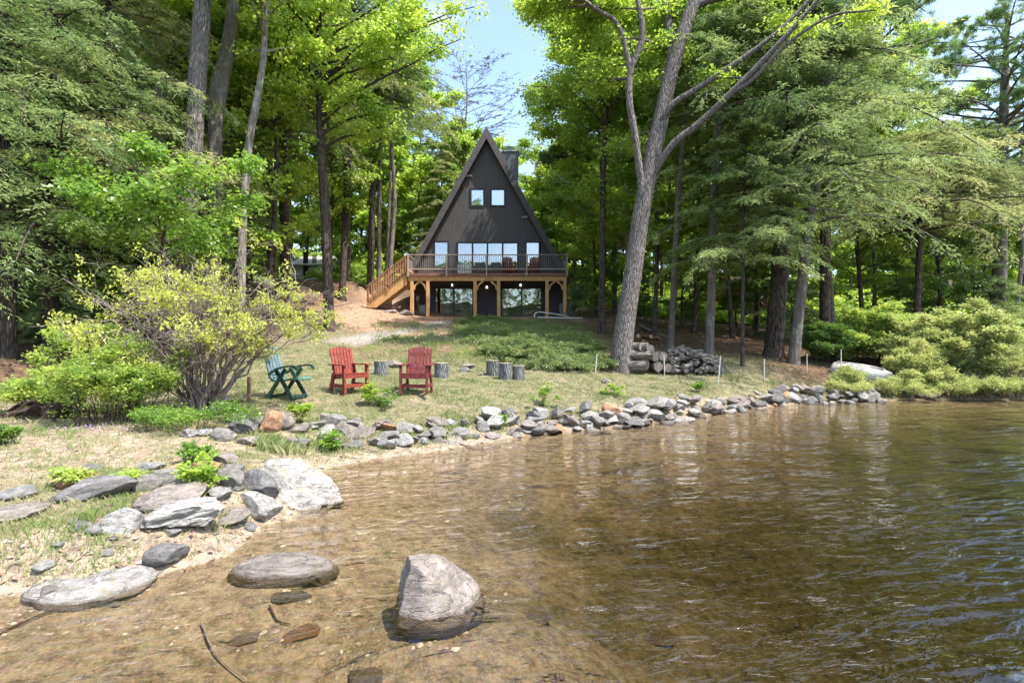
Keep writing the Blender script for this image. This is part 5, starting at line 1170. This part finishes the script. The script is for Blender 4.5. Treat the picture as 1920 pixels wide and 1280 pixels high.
shed(1362, 1440, 515, 36, 'reddish brown cabin hidden in the dark woods on the right', paint('red brown boards', (.16, .07, .05), .7, .2, 3, (.3, .3, 8)), paint('brown roof', (.08, .06, .05)), .9)
def car():
    b = G(1108, 48, 0); e = empty('parked_car', b, R(8), 'white car parked beyond the trees right of the cabin', 'car'); wp = M['whitep']
    m = MB(); m.poly([(-2.1, .35), (2.1, .35), (2.15, .75), (1.9, .95), (1.1, 1.0), (-1.9, 1.0), (-2.15, .8)], -.85, .85); m.build('body', wp, e, bevel=.06)
    m = MB(); m.poly([(-1.6, 1.0), (1.0, 1.0), (.45, 1.45), (-1.2, 1.48)], -.72, .72); m.build('cabin', M['glass_low'], e, bevel=.04)
    for sx in (-1.35, 1.35):
        for sy in (-.86, .72):
            m = MB(); m.tube([(sx, sy, .33), (sx, sy+.18, .33)], .33, 16); m.build('wheel', M['metal_dark'], e)
    for sy in (-.6, .6): m = MB(); m.box(2.12, 2.16, sy-.15, sy+.15, .62, .76); m.build('headlight', M['metal'], e)
car()
# ------------------------------------------------------------------ shrubs
def shrub(name, label, base, stems, H, spread, sty, mat, bark, seed, sx=1., sy=1., size=1., dens=1., stem_r=.02, sub=3, cat='shrub', arch=.35, tw=.004, lean=(0, 0), t0=.15, tlk=1., basew=.12, subl=1.):
    rng = np.random.default_rng(seed); K = stems
    a = rng.random(K)*6.283; el = rng.random(K)**.6
    P0 = np.stack([np.cos(a)*basew*rng.random(K), np.sin(a)*basew*rng.random(K), np.full(K, -.05)], 1)
    P2 = np.stack([np.cos(a)*spread*el*sx+lean[0], np.sin(a)*spread*el*sy+lean[1], H*(1-.55*el**1.7)*(.75+.35*rng.random(K))], 1)
    P2[:, :2] += P0[:, :2]; P2[:, 2] *= .7+.45*rng.random(K)
    P1 = np.stack([P2[:, 0]*(.5-arch*.6), P2[:, 1]*(.5-arch*.6), P2[:, 2]*(.5+arch)], 1); P1[:, :2] += P0[:, :2]*.7
    B = (P0, P1, P2); L = np.linalg.norm(P2-P0, axis=1)
    S, SL = subbranch(B, L*.7*subl, rng, sub); A = cat3(B, S) if sty != 'lowsub' else S
    V, F, T, twg = foliage(A, sty, rng, dens, size, t0=t0, tlk=tlk)
    V[:, 2] = np.maximum(V[:, 2], .01)
    e = empty(name, base, 0, label, cat)
    g = [limb_tubes(B, stem_r*(.6+.7*rng.random(K)), 5, 8, .3, wig=.02, rng=rng), limb_tubes(S, np.full(len(S[0]), stem_r*.35), 4, 5, .4, wig=.015, rng=rng)]
    if tw: 
        g.append(tube_batch(twg, np.full((len(twg), 3), tw)*np.array((1, .8, .4)), 3))
    nmesh('stems', *merge(g), M[bark], e, smooth=True); nmesh('leaves', V, F, M[mat], e, tint=T); return e
STY['azalea'] = dict(m=8, tl=.36, k=5, L=.055, W=.03, dr=-.1, flat=.6, jit=.03, tw=1)
STY['spirea'] = dict(m=10, tl=.28, k=13, L=.06, W=.032, dr=.0, flat=1., jit=.05, tw=1, ub=.7, uv=.5)
STY['willow'] = dict(m=11, tl=.34, k=13, L=.075, W=.032, dr=-.1, flat=1.2, jit=.07, tw=1, ub=.8, uv=.6)
STY['weed'] = dict(m=7, tl=.16, k=6, L=.07, W=.04, dr=.05, flat=.5, jit=.02, tw=1, ub=.2, uv=.4)
bz = G(378, 9.6)
def azalea():
    rng = np.random.default_rng(501); K = 62; a = rng.random(K)*6.283; rr_ = rng.random(K)**.5
    P0 = np.stack([np.cos(a)*.28*rng.random(K), np.sin(a)*.2*rng.random(K), np.full(K, -.05)], 1)
    out = np.stack([np.cos(a)*2.25*rr_+np.where(np.cos(a) > 0, .0, -.1), np.sin(a)*1.45*rr_+.1], 1)
    rag = 1+.28*np.sin(a*3+1)+.15*rng.normal(size=K); out = out*rag[:, None]; P2 = np.stack([out[:, 0], out[:, 1], (2.5-1.2*rr_**2)*(.8+.2*rag)+rng.normal(0, .25, K)], 1)
    P1 = np.stack([P2[:, 0]*.35, P2[:, 1]*.35, P2[:, 2]*.72], 1)
    B = (P0, P1, P2); L = np.linalg.norm(P2-P0, axis=1)
    def side(B, L, m, t0, k):
        P0, P1, P2 = B; n = len(P0); t = t0+(1-t0)*rng.random((n, m)); o = bez(P0[:, None], P1[:, None], P2[:, None], t); d = unit(rng.normal(size=(n, m, 3))*np.array((1, 1, .55))+unit(P2-P0)[:, None]*.8)
        ll = k*(.4+.9*rng.random((n, m, 1))); Q2 = o+d*ll; Q1 = o+d*ll*.5+rng.normal(0, .12, (n, m, 3))*ll
        Q2[..., 2] = np.maximum(Q2[..., 2], .15); return (o.reshape(-1, 3), Q1.reshape(-1, 3), Q2.reshape(-1, 3)), ll.ravel()
    S, SL = side(B, L, 7, .35, .6); T_, TL = side(S, SL, 5, .35, .3)
    g = [limb_tubes(B, .014+.014*rng.random(K), 6, 12, .3, wig=.035, rng=rng), limb_tubes(S, np.full(len(S[0]), .0075), 4, 7, .5, wig=.022, rng=rng), limb_tubes(T_, np.full(len(T_[0]), .0042), 3, 5, .6, wig=.012, rng=rng)]
    # leaves in tufts at the outer twig tips
    tip = T_[2]; c = tip+rng.normal(0, .0, tip.shape); rad = np.hypot(c[:, 0]/2.3, c[:, 1]/1.5)+.45*(c[:, 2]/2.4); pr = sstep(.45, 1.0, rad)*.85*(fbm(c[:, 0]*2.2+9, c[:, 2]*2.2+c[:, 1]) > .475)
    c = c[rng.random(len(c)) < pr]; k = 16; n = len(c); cc = np.repeat(c, k, 0)+rng.normal(0, .045, (n*k, 3)); d = unit(rng.normal(size=(n*k, 3))+(0, 0, .5)); nr = unit(rng.normal(size=(n*k, 3))*.6+(0, 0, 1))
    L_ = .064*(.6+.8*rng.random(n*k)); V, F = leaf_geom(cc, d, nr, L_, L_*.48); V[:, 2] = np.maximum(V[:, 2], .02)
    e = empty('azalea', bz, 0, 'wide sprawling azalea with dense grey stems and sparse yellow leaves left of the chairs', 'shrub')
    nmesh('stems', *merge(g), M['twig'], e, smooth=True); nmesh('leaves', V, F, M['leaf_azalea'], e, tint=np.repeat(np.clip(.5+.3*rng.normal(size=n*k), 0, 1), 4))
azalea()
shrub('lime_shrub', 'bright lime green leafy shrub at the left, in front of the azalea', G(215, 8.9), 75, 1.5, .55, 'spirea', 'leaf_lime', 'twig_dark', 502, 1.1, .75, .95, .55, .008, 3, tw=.002, t0=.1, basew=.95, arch=.3)
shrub('lime_shrub', 'low yellow green end of the shrubbery nearest the left edge, beside the rotting root', G(95, 9.3), 22, .75, .5, 'spirea', 'leaf_lime', 'twig_dark', 503, 1.2, .8, .9, .7, .007, 3, tw=.002, t0=.15, basew=.3, arch=.45)
shrub('low_shrub', 'low green weeds around the foot of the azalea', G(365, 8.6), 34, .34, .5, 'spirea', 'leaf_green', 'twig_dark', 504, 1.3, .5, .7, .4, .005, 2, tw=.002, t0=.2, basew=.7)
# right shore
shrub('shore_bush', 'bright yellow green bush behind the upturned boat', G(1640, 20.6), 60, 2.3, 1.5, 'willow', 'leaf_lime', 'twig_dark', 510, 1.15, .8, 1.6, 1.1, .015, 4, tw=.003, basew=.5)
shrub('shore_bush', 'dark leafy bush at the left end of the boat', G(1560, 20.6), 40, 1.5, 1.0, 'willow', 'leaf_deep', 'twig_dark', 511, 1.1, .8, 1.5, 1.0, .012, 4, tw=.003, basew=.4)
shrub('shore_bush', 'tallest pale olive willow bush on the right shore', G(1815, 18.7), 80, 2.7, 1.45, 'willow', 'leaf_olive', 'twig', 512, 1.1, .7, 1.35, 1.1, .016, 4, tw=.004, basew=.5)
shrub('shore_bush', 'yellowish willow bush right behind the boat stern', G(1735, 19.2), 70, 2.1, 1.2, 'willow', 'leaf_olive', 'twig', 513, 1.1, .7, 1.35, 1.1, .014, 4, tw=.004, basew=.4)
shrub('shore_bush', 'low green bush hanging over the rounded shore boulder', G(1722, 18.3), 55, 1.35, 1.0, 'willow', 'leaf_olive', 'twig', 514, 1.1, .6, 1.0, .9, .01, 4, tw=.003, basew=.3)
shrub('shore_bush', 'brownish twiggy bush at the right end of the shore', G(1880, 18.3), 80, 1.5, 1.1, 'willow', 'leaf_olive', 'twig', 515, 1.3, .6, .8, .3, .01, 4, tw=.005, basew=.4)
shrub('shore_bush', 'green bush cut by the right edge of the picture', G(1935, 19.3), 50, 1.9, .9, 'willow', 'leaf_green', 'twig_dark', 516, 1.0, .7, 1.5, 1.0, .012, 4, tw=.003, basew=.3)
shrub('shore_bush', 'small scrubby bush in front of the boat bow', G(1592, 18.0), 30, .6, .4, 'willow', 'leaf_olive', 'twig', 517, 1.1, .6, .9, .8, .007, 3, tw=.003, basew=.2)
shrub('shore_bush', 'low reddish green plants at the waterline below the boat', G(1590, 17.6), 24, .36, .3, 'willow', 'leaf_olive', 'twig', 518, 1.6, .4, .8, .4, .005, 2, tw=.002, basew=.5)
for i, (px_, m, lb) in enumerate([(1690, 'leaf_olive', 'low twiggy brush at the water just left of the rounded shore boulder'), (1775, 'leaf_olive', 'low twiggy brush at the water right of the rounded shore boulder'), (1835, 'leaf_olive', 'low pale brush at the water under the tallest willow bush'), (1895, 'leaf_olive', 'low brown brush at the water near the right edge')]):
    shrub('shore_bush', lb, G(px_, 17.75), 46, .55, .4, 'willow', m, 'twig', 530+i, 1.5, .6, .8, .45, .006, 4, tw=.004, basew=.6)
for i, (px_, Y, h, s_, m, lb) in enumerate([(366, 5.55, .38, .2, 'leaf_maple', 'leafy sapling sprouting among the rocks of the point'), (372, 6.6, .26, .24, 'leaf_green', 'bright green weed clump above the point rocks'), (135, 5.6, .16, .2, 'leaf_lime', 'low green weed beside the orange brown rock'),
     (693, 11.3, .5, .16, 'leaf_maple', 'tall leafy weed in front of the left red chair'), (722, 11.2, .34, .3, 'leaf_deep', 'dark low weed clump right of the tall leafy weed'), (1018, 12.7, .5, .45, 'leaf_lime', 'yellow green weed clump above the shore wall below the grouped stumps'), (1158, 13.9, .3, .45, 'leaf_lime', 'green weed clump above the shore wall below the leaning oak'),
     (560, 9.6, .45, .2, 'leaf_maple', 'upright green weed in the broken stone heap'), (630, 9.8, .25, .2, 'leaf_deep', 'small weed among stones below the left red chair'), (938, 10.9, .3, .12, 'leaf_green', 'single green sprout in the middle of the shore wall'), (620, 8.9, .3, .16, 'leaf_green', 'weed growing at the beach edge'), (1310, 15.6, .35, .2, 'leaf_green', 'green weed by the lawn between second and third stakes'), (8, 6.9, .35, .18, 'leaf_deep', 'weed at the left edge in the dirt patch'), (250, 5.6, .14, .2, 'leaf_lime', 'small yellow green weed above the blue grey rock')]):
    shrub('weed', lb, G(px_, Y), 8, h, s_, 'weed', m, 'twig_dark', 540+i, 1, 1, .8, .8, .003, 2, cat='plant', tw=.0015, basew=.03)
# juniper covering the bank
def juniper():
    rng = np.random.default_rng(620); n = 1250; px_ = []; pts = []
    poly = [(868, 600), (900, 596), (1000, 603), (1060, 622), (1110, 650), (1128, 680), (1040, 694), (960, 680), (905, 650), (870, 625)]
    def depth_of(py): return np.interp(py, [598, 615, 640, 665, 690], [27.3, 24.0, 20.2, 18.5, 17.4])
    pa = np.array(poly, float)
    while len(pts) < n:
        a, b_ = rng.uniform(865, 1130), rng.uniform(594, 696); ins = False
        for i in range(len(pa)):
            (x1, y1), (x2, y2) = pa[i], pa[(i+1) % len(pa)]
            if (y1 > b_) != (y2 > b_) and a < (x2-x1)*(b_-y1)/(y2-y1)+x1: ins = not ins
        if ins: pts.append(G(a, depth_of(b_)))
    P0 = np.array(pts); a = rng.random(n)*6.28; l = .3+.35*rng.random(n); d = np.stack([np.cos(a)*l, np.sin(a)*l-.15, .08+.28*rng.random(n)*sstep(.35, .7, fbm(P0[:, 0]*1.3, P0[:, 1]*1.3))], 1); P2 = P0+d; P1 = (P0+P2)/2+np.array((0, 0, .12))
    V, F, T, tw = foliage((P0, P1, P2), 'hem', rng, .25, .85, tlk=.75); V[:, 2] += np.repeat(rng.normal(0, .03, len(V)//4), 4)
    tag(nmesh('juniper', V, F, M['leaf_juniper'], tint=T), 'green juniper mat covering the bank below the cabin', 'juniper')
juniper()
# ------------------------------------------------------------------ grass and litter
def grass():
    rng = np.random.default_rng(700); N = 520000
    Yg = 3.9+18*rng.random(N)**1.25; x = (rng.uniform(-60, 1700, N)-CX)/FPX*Yg; s = shore_dist(x, Yg)
    sd, rd, fo, pa, gr = masks(x, Yg, s)
    clump = sstep(.42, .66, fbm(x*5, Yg*5, 3)); p = gr*(1-sd*.6)*(1-fo*.9)*(1-pa)*(1-rd)*(.12+.88*clump)*(s > .12)
    k = rng.random(N) < p; x, Yg, s = x[k], Yg[k], s[k]; n = len(x); z = ground_z(x, Yg)
    h = (.02+.045*rng.random(n))*(1+.5*(fbm(x*1.3+7, Yg*1.3)-.5)*2); tall = rng.random(n) < .03; h[tall] *= 2
    # taller tussocks by the shore
    tus = [(520, 8.0, .30, 260), (505, 8.2, .26, 200), (545, 8.3, .24, 160), (585, 8.9, .2, 140), (660, 8.9, .16, 120), (60, 7.6, .12, 80), (90, 7.9, .1, 80), (20, 8.6, .12, 60), (150, 5.0, .1, 100), (60, 5.0, .12, 120), (30, 4.6, .12, 120), (130, 4.6, .10, 150), (1320, 16.2, .4, 40), (1260, 15.4, .2, 50), (1460, 17.2, .3, 50), (1375, 17.3, .45, 26), (180, 6.0, .09, 120), (210, 5.3, .1, 80), (700, 9.6, .15, 120), (760, 10.1, .14, 140), (850, 10.6, .14, 120), (640, 9.3, .16, 140), (20, 4.25, .1, 160), (90, 4.25, .08, 160), (880, 11.0, .14, 90)]
    for _ in range(260):
        b_ = rng.random(); p_ = rng.uniform(700, 1000); tus.append((p_, rng.uniform(16.8, 26.5), rng.uniform(.12, .34), int(rng.uniform(15, 45))))
    for _ in range(90):
        p_ = rng.uniform(560, 1660); z_, Y_w = wall_pt(p_); tus.append((p_, Y_w+rng.uniform(-.55, .7), rng.uniform(.10, .30), int(rng.uniform(15, 50))))
    tx, ty, th = [x], [Yg], [h]
    for a, Y, hh, c in tus:
        tx.append(X_(a, Y)+rng.normal(0, .13, c)); ty.append(Y+rng.normal(0, .12, c)); th.append(.7*hh*(.4+.7*rng.random(c)))
    x = np.concatenate(tx); Yg = np.concatenate(ty); h = np.concatenate(th); n = len(x); z = ground_z(x, Yg)
    keep = z > .02; x, Yg, h, z = x[keep], Yg[keep], h[keep], z[keep]; n = len(x)
    a = rng.random(n)*6.28; lean = .25+.6*rng.random(n); w_ = .0022+.00045*Yg+.0015*rng.random(n); c = np.stack([x, Yg, z-.005], 1); d = np.stack([np.cos(a), np.sin(a), 0*a], 1); sd_ = np.stack([-np.sin(a), np.cos(a), 0*a], 1)
    m = c+d*(lean*h*.3)[:, None]+np.array((0, 0, 1.))*(h*.6)[:, None]; tp = c+d*(lean*h)[:, None]+np.array((0, 0, 1.))*h[:, None]
    V = np.stack([c-sd_*w_[:, None]/2, c+sd_*w_[:, None]/2, m+sd_*w_[:, None]*.35, tp, m-sd_*w_[:, None]*.35], 1).reshape(-1, 3); F = np.arange(len(V)).reshape(-1, 5)
    T = np.clip((fbm(x*1.1+20, Yg*1.1)-.5)*2.2+.42+.22*rng.normal(size=n)+.05, 0, 1)
    o = nmesh('grass', V, F, M['grass'], tint=np.repeat(T, 5)); tag(o, 'thin dry lawn grass in patches', 'grass', kind='stuff')
M['grass'] = leafmat('dry lawn grass', (.14, .21, .045), (.43, .40, .23), .35)
grass()
def litter():
    rng = np.random.default_rng(710); N = 52000
    Yg = 3.6+26*rng.random(N)**1.5; x = (rng.uniform(-100, 2000, N)-CX)/FPX*Yg; s = shore_dist(x, Yg); sd, rd, fo, pa, gr = masks(x, Yg, s)
    p = (.12+.5*fo+.35*rd+.25*sd*(s < .5)+.2*sd)*(s > .02)*(1-.5*gr); k = rng.random(N) < p; x, Yg = x[k], Yg[k]; n = len(x); z = ground_z(x, Yg)
    c = np.stack([x, Yg, z+.008], 1); a = rng.random(n)*6.28; d = np.stack([np.cos(a), np.sin(a), rng.normal(0, .2, n)], 1); nr = unit(np.stack([rng.normal(0, .3, n), rng.normal(0, .3, n), np.ones(n)], 1)); L = (.03+.05*rng.random(n))*(1+.04*Yg)*.8
    V, F = leaf_geom(c, unit(d), nr, L, L*(.25+.5*rng.random(n)))
    o = nmesh('leaf_litter', V, F, M['litter'], tint=np.repeat(rng.random(n), 4)); tag(o, 'dead leaves and chips scattered over the ground', 'leaf litter', kind='stuff')
M['litter'] = leafmat('dead leaf', (.13, .08, .05), (.36, .26, .17), .15)
litter()
def pebbles():
    rng = np.random.default_rng(720); N = 26000; Yg = 3.6+14*rng.random(N)**1.4; x = (rng.uniform(-60, 1600, N)-CX)/FPX*Yg; s = shore_dist(x, Yg); sd, rd, fo, pa, gr = masks(x, Yg, s)
    k = rng.random(N) < np.where(s > 0, .28*sd*(s < .5)+.02*sd+.005, .10)*(s > -2.5); x, Yg = x[k], Yg[k]; n = len(x); z = ground_z(x, Yg)
    oc = np.array([(1, 0, 0), (.5, .87, .1), (-.5, .87, 0), (-1, 0, .1), (-.5, -.87, 0), (.5, -.87, .05), (.1, 0, .8), (0, 0, -.6)]); Fo = [(0, 1, 6), (1, 2, 6), (2, 3, 6), (3, 4, 6), (4, 5, 6), (5, 0, 6)]
    a = rng.random(n)*6.28; r = (.008+.028*rng.random(n)**2.5)*(1+.04*Yg); ca, sa = np.cos(a), np.sin(a); O = oc[None]*(1+.25*rng.normal(size=(n, 8, 3)))
    V = np.stack([O[..., 0]*ca[:, None]-O[..., 1]*sa[:, None]*.7, O[..., 0]*sa[:, None]+O[..., 1]*ca[:, None]*.7, O[..., 2]*.6], -1)*r[:, None, None]+np.stack([x, Yg, z], 1)[:, None]
    F = (np.array(Fo)[None]+8*np.arange(n)[:, None, None]).reshape(-1, 3)
    o = nmesh('pebbles', V.reshape(-1, 3), F, M['pebble'], tint=np.repeat(rng.random(n), 8)); tag(o, 'small pebbles along the beach and shallow bed', 'pebbles', kind='stuff')
t = NT('beach pebble'); a = t.n('ShaderNodeAttribute', attribute_name='tint'); M['pebble'] = t.pbr(t.ramp(a.outputs['Fac'], [(0, (.12, .10, .08)), (.6, (.33, .27, .22)), (1, (.48, .43, .38))]), .8)
pebbles()
def flowers():
    rng = np.random.default_rng(730); n = 50; x = X_(185, 7.9)+rng.normal(0, .22, n); Y = 7.9+rng.normal(0, .16, n); z = ground_z(x, Y); c = np.stack([x, Y, z+.03+.05*rng.random(n)], 1)
    d = unit(rng.normal(size=(n, 3))+(0, 0, .4)); V, F = leaf_geom(c, d, unit(rng.normal(size=(n, 3))), np.full(n, .03), np.full(n, .022)); t = NT('violet petal'); m = t.pbr((.42, .26, .62), .6)
    tag(nmesh('violets', V, F, m), 'patch of small violet flowers at the edge of the dirt below the lime shrub', 'flowers', kind='stuff')
flowers()
